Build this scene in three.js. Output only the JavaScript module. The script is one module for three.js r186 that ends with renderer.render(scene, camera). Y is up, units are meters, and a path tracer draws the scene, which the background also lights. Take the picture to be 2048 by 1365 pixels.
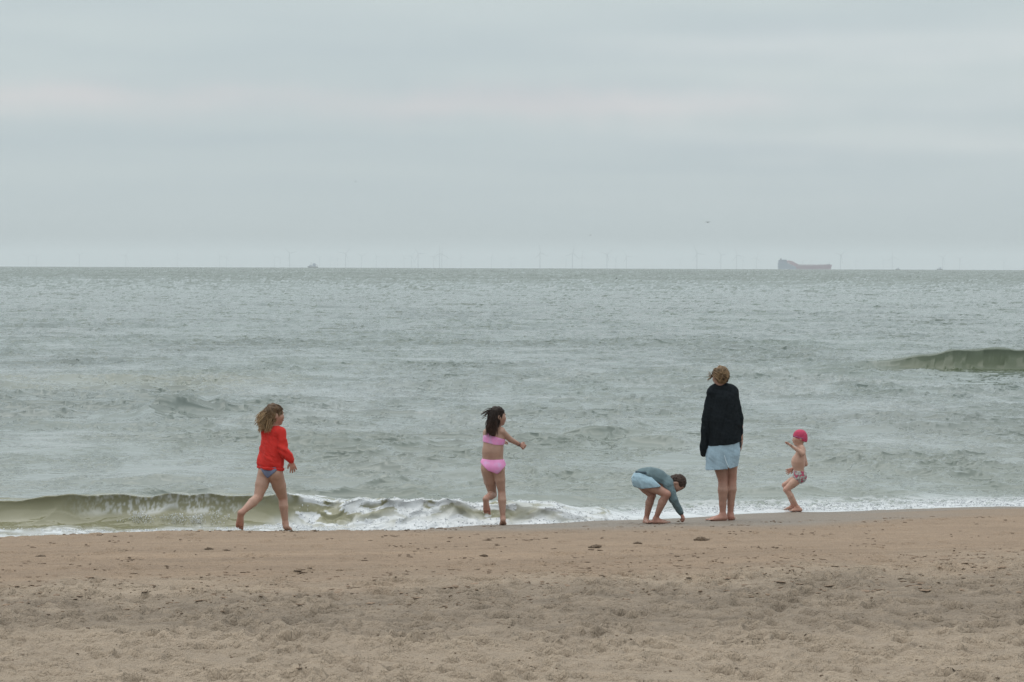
import * as THREE from 'three';
import { mergeGeometries } from 'three/addons/utils/BufferGeometryUtils.js';

const SKY_BASE = [0.52, 0.592, 0.612], SKY_ZENITH = 1.9, SUN = 1.0, FOG = 0.000125;
const SAND_DRY = [0.272, 0.214, 0.159], SAND_DAMP = [0.26, 0.187, 0.129], SAND_WET = [0.178, 0.142, 0.109];
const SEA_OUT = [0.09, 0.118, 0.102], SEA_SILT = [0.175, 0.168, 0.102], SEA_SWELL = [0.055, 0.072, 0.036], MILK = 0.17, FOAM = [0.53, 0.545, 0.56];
const SLOPE_MID = 0.013, SLOPE_SHORT = 0.012, RIDGE = 1.8, FAR_TILT = 0.24;

// ---------------------------------------------------------------- camera, sky, sun, exposure
const scene = new THREE.Scene();
const FOCAL = 5000, EYE = 3.0;                       // focal length in photograph pixels (2048 wide); eye height above the sea
const camera = new THREE.PerspectiveCamera(2 * Math.atan(682.5 / FOCAL) * 180 / Math.PI, 2048 / 1365, 0.5, 40000);
camera.rotation.order = 'YXZ';
camera.position.set(0, EYE, 0);
camera.rotation.set(-Math.atan(150.5 / FOCAL), 0, 0.0034);
camera.updateMatrixWorld();
scene.add(camera);

const renderer = new THREE.WebGLRenderer({ antialias: true });
renderer.setSize(1024, 682);
renderer.toneMapping = THREE.LinearToneMapping;
renderer.toneMappingExposure = 1;
renderer.shadowMap.enabled = true;
renderer.shadowMap.type = THREE.PCFSoftShadowMap;

// seeded random numbers and gradient noise
function rng(seed) { let a = seed >>> 0; return () => { a |= 0; a = a + 0x6D2B79F5 | 0; let t = Math.imul(a ^ a >>> 15, 1 | a); t = t + Math.imul(t ^ t >>> 7, 61 | t) ^ t; return ((t ^ t >>> 14) >>> 0) / 4294967296; }; }
const PERM = new Uint8Array(512);
{ const r = rng(71), p = Array.from({ length: 256 }, (_, i) => i); for (let i = 255; i > 0; i--) { const j = Math.floor(r() * (i + 1)); [p[i], p[j]] = [p[j], p[i]]; } for (let i = 0; i < 512; i++) PERM[i] = p[i & 255]; }
const GX = new Float32Array(256), GY = new Float32Array(256);
for (let i = 0; i < 256; i++) { const a = i * 2.399963; GX[i] = Math.cos(a) * 1.5; GY[i] = Math.sin(a) * 1.5; }
function n2(x, y) {
  const xi = Math.floor(x), yi = Math.floor(y), fx = x - xi, fy = y - yi, X = xi & 255, Y = yi & 255;
  const u = fx * fx * fx * (fx * (fx * 6 - 15) + 10), v = fy * fy * fy * (fy * (fy * 6 - 15) + 10);
  const a = PERM[PERM[X] + Y], b = PERM[PERM[X + 1] + Y], c = PERM[PERM[X] + Y + 1], d = PERM[PERM[X + 1] + Y + 1];
  const p = GX[a] * fx + GY[a] * fy, q = GX[b] * (fx - 1) + GY[b] * fy, r = GX[c] * fx + GY[c] * (fy - 1), s = GX[d] * (fx - 1) + GY[d] * (fy - 1);
  return p + u * (q - p) + v * (r - p + u * (p - q - r + s));
}
function n3(x, y, z) { return 0.6 * (n2(x + 0.37 * z, y + 0.71 * z) + n2(y * 1.1 + 17.3, z * 1.1 - x * 0.3) + n2(z + 5.1, x * 0.9 + 41.7 - y * 0.2)); }
function fbm(x, y, o = 4) { let s = 0, a = 0.5; for (let i = 0; i < o; i++) { s += a * n2(x, y); x = x * 2.03 + 13.1; y = y * 2.03 - 7.7; a *= 0.5; } return s; }
const clamp = (x, a = 0, b = 1) => Math.min(b, Math.max(a, x)), mix = (a, b, t) => a + (b - a) * t;
const sst = (a, b, x) => { const t = clamp((x - a) / (b - a)); return t * t * (3 - 2 * t); };
const gauss = (x, c, w) => Math.exp(-((x - c) / w) * ((x - c) / w));
function curve(pts) { return (x) => { if (x <= pts[0][0]) return pts[0][1]; for (let i = 1; i < pts.length; i++) if (x <= pts[i][0]) { const [a, p] = pts[i - 1], [b, q] = pts[i], t = (x - a) / (b - a); return mix(p, q, t * t * (3 - 2 * t)); } return pts[pts.length - 1][1]; }; }

// overcast sky: brightest overhead, thin streaked layers of stratus low over the sea
{
  const w = 2048, h = 1024, data = new Float32Array(w * h * 4), D = 180 / Math.PI;
  for (let j = 0; j < h; j++) {
    const el = ((j + 0.5) / h - 0.5) * Math.PI, sy = Math.sin(el), cy = Math.cos(el), e = el * D;
    for (let i = 0; i < w; i++) {
      const az = ((i + 0.5) / w - 0.5) * 2 * Math.PI, dx = Math.cos(az) * cy, dz = Math.sin(az) * cy;
      let r = SKY_BASE[0], g = SKY_BASE[1], b = SKY_BASE[2];
      if (e > -1) {
        const lift = 1 + SKY_ZENITH * Math.pow(Math.max(0, sy), 1.5);
        const q = 1 / (Math.max(sy, 0) + 0.055);
        const c1 = fbm(dx * q * 0.42 + 3.1, dz * q * 0.8 + 8.2, 5), c2 = fbm(dx * q * 1.1 - 9.4, dz * q * 2.6 + 1.3, 4);
        const low = sst(0.2, 3.2, e);                             // the haze over the sea swallows the layers
        let cl = (c1 * 0.13 + c2 * 0.05) * low;
        const a = Math.atan2(dx, -dz) * D;                        // 0 ahead, to the right positive
        const wob = 0.25 * n2(a * 0.35, 3.3) + 0.12 * n2(a * 1.3, 9.1);
        let pink = 0.09 * gauss(e + wob, 3.72, 0.34) * sst(9, 1, a) * (0.8 + 0.5 * n2(a * 0.4, 1.7)) * (0.8 + 0.9 * c2);
        let pale = (sst(-1, 6, a + wob * 3) * (0.11 * gauss(e + wob, 4.95, 0.42) + 0.085 * gauss(e - wob, 2.85, 0.35) + 0.07 * gauss(e + wob, 3.85, 0.4))
          + 0.03 * gauss(e + wob * 1.5, 1.75, 0.5) * sst(-4, 9, a)) * (0.85 + 0.9 * c2);
        cl -= 0.05 * gauss(e + wob, 4.75, 0.35) * gauss(a, 0, 6) + 0.04 * gauss(e - wob, 5.6, 0.3) * gauss(a, 6, 4) - 0.012 * sst(2, -12, a);
        const m = lift * (1 + cl);
        r = SKY_BASE[0] * (m + pink * 2.3 + pale * 1.3 + cl * 0.25); g = SKY_BASE[1] * (m + pink * 0.6 + pale * 0.85); b = SKY_BASE[2] * (m + pink * 0.5 + pale * 0.8 - cl * 0.35);
        const dip = 1 - 0.06 * sst(0.55, 0.25, e); r *= dip; g *= dip; b *= dip;
        const grey = sst(8, 35, e) * 0.5; const av = (r + g + b) / 3;   // higher cloud is a neutral grey
        r = mix(r, av, grey); g = mix(g, av, grey); b = mix(b, av, grey);
      }
      const o = (j * w + i) * 4; data[o] = r; data[o + 1] = g; data[o + 2] = b; data[o + 3] = 1;
    }
  }
  const sky = new THREE.DataTexture(data, w, h, THREE.RGBAFormat, THREE.FloatType);
  sky.mapping = THREE.EquirectangularReflectionMapping; sky.magFilter = THREE.LinearFilter; sky.minFilter = THREE.LinearFilter; sky.wrapS = THREE.RepeatWrapping; sky.needsUpdate = true;
  scene.background = sky; scene.environment = sky;
}
const sun = new THREE.DirectionalLight(new THREE.Color(1.0, 0.96, 0.9), SUN);
sun.position.set(-14, 40, -12); sun.target.position.set(0, 0, -26);
sun.position.add(sun.target.position);
sun.castShadow = true; sun.shadow.radius = 110; sun.shadow.mapSize.set(2048, 2048);
Object.assign(sun.shadow.camera, { left: -16, right: 16, top: 16, bottom: -16, near: 1, far: 120 });
scene.add(sun, sun.target);
scene.fog = new THREE.FogExp2(new THREE.Color(0.93, 0.99, 1.0), FOG);

// helpers ------------------------------------------------------------------------------------
const V = (x, y, z) => new THREE.Vector3(x, y, z);
const used = {};
function numbered(n) { const k = used[n] = (used[n] ?? -1) + 1; return k ? n + '_' + String(k).padStart(3, '0') : n; }
function tag(o, label, category, group, kind) { if (label) o.userData.label = label; if (category) o.userData.category = category; if (group) o.userData.group = group; if (kind) o.userData.kind = kind; return o; }
function thing(name, pos, label, category, group) { const o = new THREE.Group(); o.name = numbered(name); o.position.copy(pos); scene.add(o); return tag(o, label, category, group); }
function part(name, geo, mat, parent) { const m = new THREE.Mesh(geo, mat); m.name = name; m.castShadow = m.receiveShadow = true; parent.add(m); return m; }
const camRay = (px, py) => V(px - 1024, 682.5 - py, -FOCAL).applyQuaternion(camera.quaternion);
// the point at a given distance ahead that a sight line measured in the photograph passes through
function at(px, py, dist) { const r = camRay(px, py); return r.multiplyScalar(-dist / r.z).add(camera.position); }
function gridMesh(P, N, C, rows, cols, uv1) {
  const g = new THREE.BufferGeometry(), idx = new Uint32Array((rows - 1) * (cols - 1) * 6); let k = 0;
  for (let j = 0; j < rows - 1; j++) for (let i = 0; i < cols - 1; i++) { const a = j * cols + i, b = a + 1, c = a + cols, d = c + 1; idx[k++] = a; idx[k++] = b; idx[k++] = d; idx[k++] = a; idx[k++] = d; idx[k++] = c; }
  g.setAttribute('position', new THREE.BufferAttribute(P, 3)); g.setAttribute('normal', new THREE.BufferAttribute(N, 3)); g.setAttribute('color', new THREE.BufferAttribute(C, 3));
  const uv = new Float32Array(rows * cols * 2); for (let i = 0; i < rows * cols; i++) { uv[2 * i] = P[3 * i]; uv[2 * i + 1] = -P[3 * i + 2]; }
  g.setAttribute('uv', new THREE.BufferAttribute(uv, 2));
  if (uv1) g.setAttribute('uv1', new THREE.BufferAttribute(uv1, 2));
  g.setIndex(new THREE.BufferAttribute(idx, 1)); return g;
}
function spread(inner, n, outer, m) {               // even columns across the view, widening ones beyond both sides
  const c = []; for (let k = m; k >= 1; k--) c.push(-inner - (outer - inner) * Math.pow(k / m, 3)); for (let i = 0; i < n; i++) c.push(-inner + 2 * inner * i / (n - 1)); for (let k = 1; k <= m; k++) c.push(inner + (outer - inner) * Math.pow(k / m, 3)); return c;
}
function noiseTexture(size, f, srgb) {
  const d = new Uint8Array(size * size * 4); for (let j = 0; j < size; j++) for (let i = 0; i < size; i++) { const v = f(i / size, j / size), o = (j * size + i) * 4; d[o] = d[o + 1] = d[o + 2] = clamp(v) * 255; d[o + 3] = 255; }
  const t = new THREE.DataTexture(d, size, size); t.wrapS = t.wrapT = THREE.RepeatWrapping; t.magFilter = THREE.LinearFilter; t.minFilter = THREE.LinearMipmapLinearFilter; t.generateMipmaps = true; if (srgb) t.colorSpace = THREE.SRGBColorSpace; t.needsUpdate = true; return t;
}
// noise that tiles over 0..1
function tile(f, u, v, s) { const a = f(u * s, v * s), b = f((u - 1) * s, v * s), c = f(u * s, (v - 1) * s), d = f((u - 1) * s, (v - 1) * s); return mix(mix(a, b, u), mix(c, d, u), v) / Math.sqrt((u * u + (1 - u) * (1 - u)) * (v * v + (1 - v) * (1 - v))); }

// ---------------------------------------------------------------- the beach
const bermAt = curve([[-6, 23.6], [-2.8, 24.7], [-1.6, 24.5], [0, 24.5], [2, 24.8], [5.5, 25.8], [14, 28]]);
const waterAt = curve([[-8, 26.2], [-2.6, 27.0], [-1.6, 27.9], [-0.1, 28.9], [1.3, 29.6], [3.4, 30.5], [6.2, 31.3], [16, 33]]);
const dryAt = curve([[-6, 19.9], [-2, 20.6], [0.5, 21.2], [3, 21.9], [6, 22.7]]);     // where the dry trampled sand ends
function beachBase(x, d) {
  const b = bermAt(x), w = waterAt(x) + 0.10 * n2(x * 0.9, 4.2) + 0.04 * n2(x * 2.7, 8.8), top = 0.4 + 0.015 * n2(x * 0.5, 2.1);
  let h;
  if (d > b) { const t = (d - b) / (w - b); h = top * (1 - t); if (h < 0) h = Math.max(h * 1.2, -1.5); const s = (d - b) / 0.5; if (s < 1) h -= 0.0; }
  else { const s = b - d; h = top + 0.02 * sst(0, 2.5, s) - 0.05 * sst(2, 6, s) + 0.09 * sst(6, 14, s); }
  h -= 0.035 * Math.exp(-Math.abs(d - b) / 0.25);                  // rounded edge
  return h;
}
const prints = [];
{
  const r = rng(5);
  for (let i = 0; i < 2600; i++) {                               // footprints and scuffs in the dry sand
    const d = 12 + r() * 10.8, x = (r() * 2 - 1) * (d * 0.27); if (d > dryAt(x) + 0.3 - r() * 1.2) continue;
    const a = r() * Math.PI, L = 0.1 + r() * 0.09, W = 0.05 + r() * 0.04, dep = (0.014 + r() * 0.03) * (r() < 0.2 ? -0.6 : 1);
    prints.push({ x, d, c: Math.cos(a), s: Math.sin(a), L, W, dep });
  }
  for (let i = 0; i < 420; i++) {                                // shallow prints in the damp band
    const d = 20.5 + r() * 6.5, x = (r() * 2 - 1) * (d * 0.27); if (d > waterAt(x) - 1) continue;
    const a = r() * Math.PI; prints.push({ x, d, c: Math.cos(a), s: Math.sin(a), L: 0.06 + r() * 0.08, W: 0.03 + r() * 0.03, dep: (0.006 + r() * 0.014) * (r() < 0.35 ? -1 : 1) });
  }
}
const cellOf = new Map(); for (const p of prints) for (let i = -1; i <= 1; i++) for (let j = -1; j <= 1; j++) { const k = (Math.floor(p.x / 0.5) + i) * 1000 + Math.floor(p.d / 0.5) + j; if (!cellOf.has(k)) cellOf.set(k, []); cellOf.get(k).push(p); }
function beachH(x, d) {
  let h = beachBase(x, d);
  if (Math.abs(x) > d * 0.4 + 2 || d < 11) return h + 0.02 * n2(x * 0.7, d * 0.7);
  const dry = sst(0.5, -0.9, d - dryAt(x) + 0.7 * n2(x * 0.45, d * 0.6)), damp = sst(30, 25, d);
  const rough = mix(0.3, 1, sst(15.2, 18.2, d) * 0.6 + 0.4 * (0.5 + n2(x * 0.6 + 4, d * 0.6)));
  h += dry * (0.022 * fbm(x * 1.6, d * 1.2, 3) + rough * (0.034 * fbm(x * 3.3 + 3, d * 3.2, 3) + 0.007 * Math.abs(n2(x * 7, d * 8))));
  h += dry * rough * (0.011 * n2(x * 11, d * 13) + 0.0045 * n2(x * 26, d * 30));
  h += sst(18.3, 19.3, d) * sst(24.5, 22.5, d) * (0.009 * n2(x * 0.45 + 7, (d - dryAt(x)) * 7) + 0.005 * n2(x * 0.9, (d - dryAt(x)) * 16));
  h += damp * (0.004 * n2(x * 5, d * 4) + 0.0022 * n2(x * 19, d * 12));
  h += (1 - dry) * 0.012 * gauss(d - dryAt(x), 0.45 + 0.15 * n2(x * 0.8, 1), 0.12) * (n2(x * 1.1, 5) + 0.6);
  const near = cellOf.get(Math.floor(x / 0.5) * 1000 + Math.floor(d / 0.5));
  if (near) for (const p of near) {
    const ux = x - p.x, ud = d - p.d, a = (ux * p.c + ud * p.s) / p.L, b = (-ux * p.s + ud * p.c) / p.W, q = a * a + b * b;
    if (q < 5) { const rr = Math.sqrt(q) + 0.18 * n2(x * 13, d * 13); h -= p.dep * (0.8 * (1 - sst(0.4, 1.05, rr)) - 0.42 * Math.exp(-(rr - 1.25) * (rr - 1.25) * 11)); }
  }
  return h;
}
{
  const D = []; for (const d of [-40, -20, -8, 0, 5, 8, 10, 11.5, 12.5]) D.push(d);
  for (let d = 13.2; d < 14.8; d += 0.05) D.push(d);
  for (let d = 14.8; d < 29;) { D.push(d); d += d < 22.5 ? 0.019 + (d - 14.8) * 0.0011 : 0.04; }
  for (let d = 29; d < 34; d += 0.1) D.push(d); for (const d of [35, 37, 40, 46]) D.push(d);
  const S = spread(0.225, 720, 8, 24), rows = D.length, cols = S.length, P = new Float32Array(rows * cols * 3), N = P.slice(), C = P.slice(), U = new Float32Array(rows * cols * 2);
  for (let j = 0; j < rows; j++) for (let i = 0; i < cols; i++) {
    const d = D[j], x = S[i] * (Math.max(d, 10) + (d < 10 ? 4 : 0)), k = j * cols + i; let h = beachH(x, d), e = 0.012;
    const hx = (beachH(x + e, d) - h) / e, hd = (beachH(x, d + e) - h) / e, l = 1 / Math.hypot(hx, 1, hd);
    P[3 * k] = x; P[3 * k + 1] = h; P[3 * k + 2] = -d; N[3 * k] = -hx * l; N[3 * k + 1] = l; N[3 * k + 2] = hd * l;
    const base = beachBase(x, d), dry = sst(0.5, -1.0, d - dryAt(x) + 0.9 * n2(x * 0.45, d * 0.6) + 0.3 * n2(x * 2.1, d * 2.0));
    const b = bermAt(x), wet = sst(7, 2.6, x) * sst(-0.3, 1.3, d - b - 0.9 * sst(2.2, 6, x) + 0.25 * n2(x * 0.8, d * 1.3)) * sst(-2.4, -0.6, x) + sst(0.12, 0.04, base) * (d > b ? 1 : 0);
    const track = gauss(d - dryAt(x), 0.5 + 0.2 * n2(x * 0.5, 1), 0.55) * sst(7, 1, x) * 0.5, pale = gauss(x, 0.25, 0.75) * gauss(d, 22.2 + 0.06 * n2(x * 5, 2), 0.16) * 0.4;
    const trod = dry * sst(17.2, 18.3, d + 0.6 * n2(x * 0.5, d * 0.5)) * sst(-0.5, -1.3, d - dryAt(x) + 0.5 * n2(x * 0.9, 7)), lines = 0.13 * sst(18.6, 19.6, d) * sst(24.2, 22.5, d) * n2(x * 0.22 + 3, (d - dryAt(x)) * 5.5) + 0.05 * n2(x * 0.3, d * 3.1);
    const m = 1 + 0.10 * fbm(x * 0.9, d * 1.7, 3) + 0.07 * n2(x * 7, d * 9) + 0.07 * n2(x * 23, d * 21) + dry * 0.17 * fbm(x * 3.3, d * 6.5 + 9, 3);
    const hollow = (h - base) * dry * 2.2;                             // loose dry sand lies on the lumps, darker damp sand shows in the dug-up hollows
    let c = [0, 1, 2].map((q) => mix(SAND_DAMP[q], SAND_DRY[q], dry) * (1 + lines));
    c = c.map((v, q) => mix(v, SAND_WET[q], clamp(wet)) * m * (1 - 0.16 * track + 0.35 * pale + hollow) * (1 - 0.32 * trod * (0.75 + 0.9 * fbm(x * 2.2, d * 3.5, 3))));
    C[3 * k] = c[0]; C[3 * k + 1] = c[1]; C[3 * k + 2] = c[2]; U[2 * k] = clamp(wet) * 0.98 + 0.01; U[2 * k + 1] = 0.5;
  }
  const g = gridMesh(P, N, C, rows, cols, U);
  const ramp = new THREE.DataTexture(new Uint8Array(Array.from({ length: 64 * 4 }, (_, i) => i % 4 === 3 ? 255 : 250 - 105 * sst(0, 63, i >> 2))), 64, 1); ramp.magFilter = THREE.LinearFilter; ramp.channel = 1; ramp.needsUpdate = true;
  const grain = noiseTexture(1024, (u, v) => 0.5 + 0.33 * tile((a, b) => fbm(a, b, 3), u, v, 20) + 0.3 * tile(n2, u, v, 110) + 0.25 * tile(n2, u, v, 240)); grain.repeat.set(1 / 2.3, 1 / 2.3);
  const sand = new THREE.MeshStandardMaterial({ vertexColors: true, roughness: 1, roughnessMap: ramp, bumpMap: grain, bumpScale: 0.02 });
  const m = part('beach', g, sand, scene); tag(m, 'damp and trampled sandy beach sloping down to the sea', null, null, 'structure'); m.castShadow = false;
}

// ---------------------------------------------------------------- the sea
const comps = [];
{
  const r = rng(23);
  const add = (n, l0, l1, slope, dir, fan) => { for (let i = 0; i < n; i++) { const L = l0 * Math.pow(l1 / l0, (i + r()) / n), a = dir + (r() + r() - 1) * fan, k = 2 * Math.PI / L; comps.push({ L, kx: k * Math.sin(a), kd: -k * Math.cos(a), ph: r() * 6.283, a: slope * L / 6.283 }); } };
  add(6, 6, 14, 0.010, 0.08, 0.4);
  add(16, 1.1, 4, SLOPE_MID, 0.25, 1.0);
  add(14, 0.3, 1.1, SLOPE_SHORT, 0.3, 1.5);
}
const crestLine = (x) => 28.95 + 0.16 * n2(x * 0.7, 6.1) + 0.06 * n2(x * 2.3, 2.2) + 0.03 * Math.max(0, x - 1);
const crestA = curve([[-14, 0.2], [-8, 0.24], [-5.8, 0.25], [-5.0, 0.31], [-3.6, 0.345], [-2.7, 0.33], [-2.2, 0.25], [-1.6, 0.28], [-0.8, 0.27], [-0.2, 0.22], [0.5, 0.25], [1.0, 0.19], [1.45, 0.09], [3, 0.05], [8, 0.05]]);
const whiteAt = curve([[-12, 0], [-2.9, 0], [-2.35, 0.75], [-1.9, 0.95], [-0.9, 0.9], [-0.3, 0.8], [0.2, 0.55], [0.9, 0.62], [1.4, 1], [3, 0.9], [9, 0.8]]);
const swells = [ // low waves farther out: centre x, half length, distance, height, front, back
  { x: 17, w: 7.2, d: 72.2, A: 0.62, f: 0.8, b: 2.8, e: 0.22, q: 5 }, { x: -10.5, w: 4.5, d: 63.5, A: 0.17, f: 1.1, b: 2.4, e: 0.5 }, { x: -12.5, w: 3.2, d: 61, A: 0.12, f: 0.9, b: 1.5, e: 0.5 },
  { x: -2.0, w: 2.2, d: 61.5, A: 0.13, f: 1, b: 2, e: 0.5 }, { x: -6.8, w: 0.8, d: 50.5, A: 0.22, f: 0.45, b: 1.0, e: 0.9 }, { x: -7.5, w: 2.0, d: 46.5, A: 0.12, f: 0.4, b: 0.9, e: 1.3 }, { x: 1.6, w: 1.0, d: 42.6, A: 0.17, f: 0.35, b: 1.0, e: 1.0 }, { x: 2.4, w: 0.8, d: 41.6, A: 0.12, f: 0.3, b: 0.8, e: 1.0 }, { x: 0.7, w: 0.8, d: 41.2, A: 0.1, f: 0.3, b: 0.7, e: 1.0 }, { x: 5, w: 0.9, d: 44.5, A: 0.13, f: 0.4, b: 1, e: 0.9 },
  { x: -5.2, w: 1.2, d: 34.8, A: 0.1, f: 0.3, b: 0.8, e: 1.0 }, { x: -3, w: 0.9, d: 41, A: 0.14, f: 0.35, b: 0.9, e: 1.0 }, { x: -4.6, w: 1.1, d: 42.5, A: 0.11, f: 0.35, b: 0.9, e: 1.0 }, { x: -1.6, w: 0.9, d: 36.2, A: 0.11, f: 0.3, b: 0.8, e: 1.0 }, { x: -0.4, w: 0.6, d: 35.3, A: 0.08, f: 0.25, b: 0.6, e: 1.0 }, { x: 3.9, w: 1.7, d: 33.2, A: 0.08, f: 0.25, b: 0.8, e: 0.8 }, { x: 6.3, w: 1.2, d: 36.4, A: 0.09, f: 0.35, b: 0.9, e: 1.0 }, { x: 7.2, w: 1.3, d: 46, A: 0.13, f: 0.4, b: 1, e: 1.0 },
];
const foamUp = curve([[-6, 28.05], [-4.6, 28.2], [-3, 28.55], [-2.4, 28.75], [0, 28.8], [1, 29.1], [1.6, 30.2], [3.4, 31.1], [6.5, 31.9], [14, 34]]);
function lace(x, d) { const wx = x + 0.25 * n2(x * 2.1, d * 2.1), wd = d + 0.25 * n2(x * 2.3 + 9, d * 2.2); return Math.max(1 - Math.abs(n2(wx * 2.6, wd * 1.9)) * 2.4, 1 - Math.abs(n2(wx * 6 + 31, wd * 4.2)) * 2.6); }
const RIDGES = [[0.55, RIDGE * 0.075, 0.6, 3.1, 8.7], [1.15, RIDGE * 0.055, 0.55, 11.3, 2.9], [2.3, RIDGE * 0.034, 0.5, 7.7, 21.4], [4.6, RIDGE * 0.018, 0.5, 31.2, 14.1], [8.7, RIDGE * 0.008, 0.5, 5.2, 44.1]];
const out = { x: 0, y: 0, z: 0 };
function seaPoint(x, d, minL) {
  let h = 0, ox = 0, od = 0;
  const calm = 0.45 + 0.55 * sst(29.5, 34, d);
  const gust = 0.9 + 0.35 * n2(x * 0.06 + 3, d * 0.02) + 0.45 * n2(x * 0.3, d * 0.13 + 9);
  for (let i = 0; i < comps.length; i++) { const c = comps[i]; if (c.L < minL) continue; const th = c.kx * x + c.kd * d + c.ph, s = Math.sin(th), g = c.L < 5 ? gust : 1; h += c.a * g * s; const q = 0.8 * c.a * g * Math.cos(th), kk = c.L / 6.283; ox += q * c.kx * kk; od += q * c.kd * kk; }
  // sharp little crests with flat water between them
  const fade = (1 - 0.45 * sst(110, 450, d)) * (1 - 0.65 * gauss(d, 71.6, 1.0) * sst(9, 11, x)) * (1 - 0.6 * gauss(d, 28.8, 0.4));
  for (let i = 0; i < RIDGES.length; i++) { const [f, a, sx, u, v] = RIDGES[i], n = n2(x * f * sx + u + d * f * 0.12, d * f + v), r = 1 - Math.min(1, Math.abs(n) * 1.15), m = clamp(0.2 + 1.4 * n2(x * f * 0.16 + v, d * f * 0.12 + u)); const p = r * r; h += fade * a * m * (p * p * r - 0.1); od -= fade * a * m * 0.22 * p * p * p; }
  h *= calm; ox *= calm; od *= calm;
  for (const s of swells) { if (d < s.d - 4 || d > s.d + 12) continue; const e = (x - s.x) / s.w; if (e * e > 2.2) continue; const A = s.A * Math.exp(-Math.pow(Math.abs(e), s.q ?? 3) * 1.6) * (1 + s.e * 0.5 * n2(x * 1.3, s.d)), c = s.d + (s.q ? 0.3 * n2(x * 0.3, s.d * 3) : 0.35 * n2(x * 0.5, s.d * 3) + 0.12 * n2(x * 1.7, s.d)), t = c - d, sf = Math.max(s.f, s.d * 0.011); const p = t < 0 ? Math.exp(-(t / s.b) * (t / s.b)) : t < sf ? Math.pow(1 - t / sf, 1.6) : 0; h += A * p * (s.q ? 1 : 0.95); od -= A * 0.22 * p * p * p; }
  if (d < 36) {
    const c = crestLine(x), t = c - d, A = crestA(x) * (1 + 0.14 * n2(x * 3.1, 4.4) + 0.05 * whiteAt(x) * n2(x * 7, 1.2)), f = 0.5, wt = whiteAt(x);
    const p = t < 0 ? Math.exp(-(t / 1.0) * (t / 1.0)) : t < f ? Math.pow(1 - t / f, 1.35) : 0;
    h += A * p; od -= A * (0.62 - 0.1 * wt) * Math.pow(p, 2.5);
    if (t > 0) { const tr = sst(0, 0.7, t) * sst(3.2, 0.8, t); h -= 0.02 * tr; }
    const lump = wt * sst(1.0, 0.1, Math.abs(t - 0.1)) * sst(0.02, 0.12, A);
    if (lump > 0) { const b = fbm(x * 5.5, d * 5.5, 3); h += lump * (0.026 * b + 0.02 * n2(x * 11, d * 11)); od -= lump * 0.06 * n2(x * 6 + 7, d * 6); ox += lump * 0.05 * n2(x * 6 + 17, d * 6); }
    // the low white water at the right
    const r = sst(1.0, 2.0, x) * sst(waterAt(x) - 0.2, waterAt(x) + 0.25, d) * sst(waterAt(x) + 1.3, waterAt(x) + 0.7, d); if (r > 0) h += r * (0.05 * Math.abs(fbm(x * 3.3, d * 4, 3)) + 0.03 * fbm(x * 9, d * 9, 2));
    h *= sst(waterAt(x) - 1.2, waterAt(x) + 0.3, d);
    h += 0.006 * n2(x * 2.3, d * 2.3);
  }
  out.x = x + ox; out.y = h - d * d / (2 * 6371000) - x * x / (2 * 6371000); out.z = -(d + od);
  return out;
}
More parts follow.
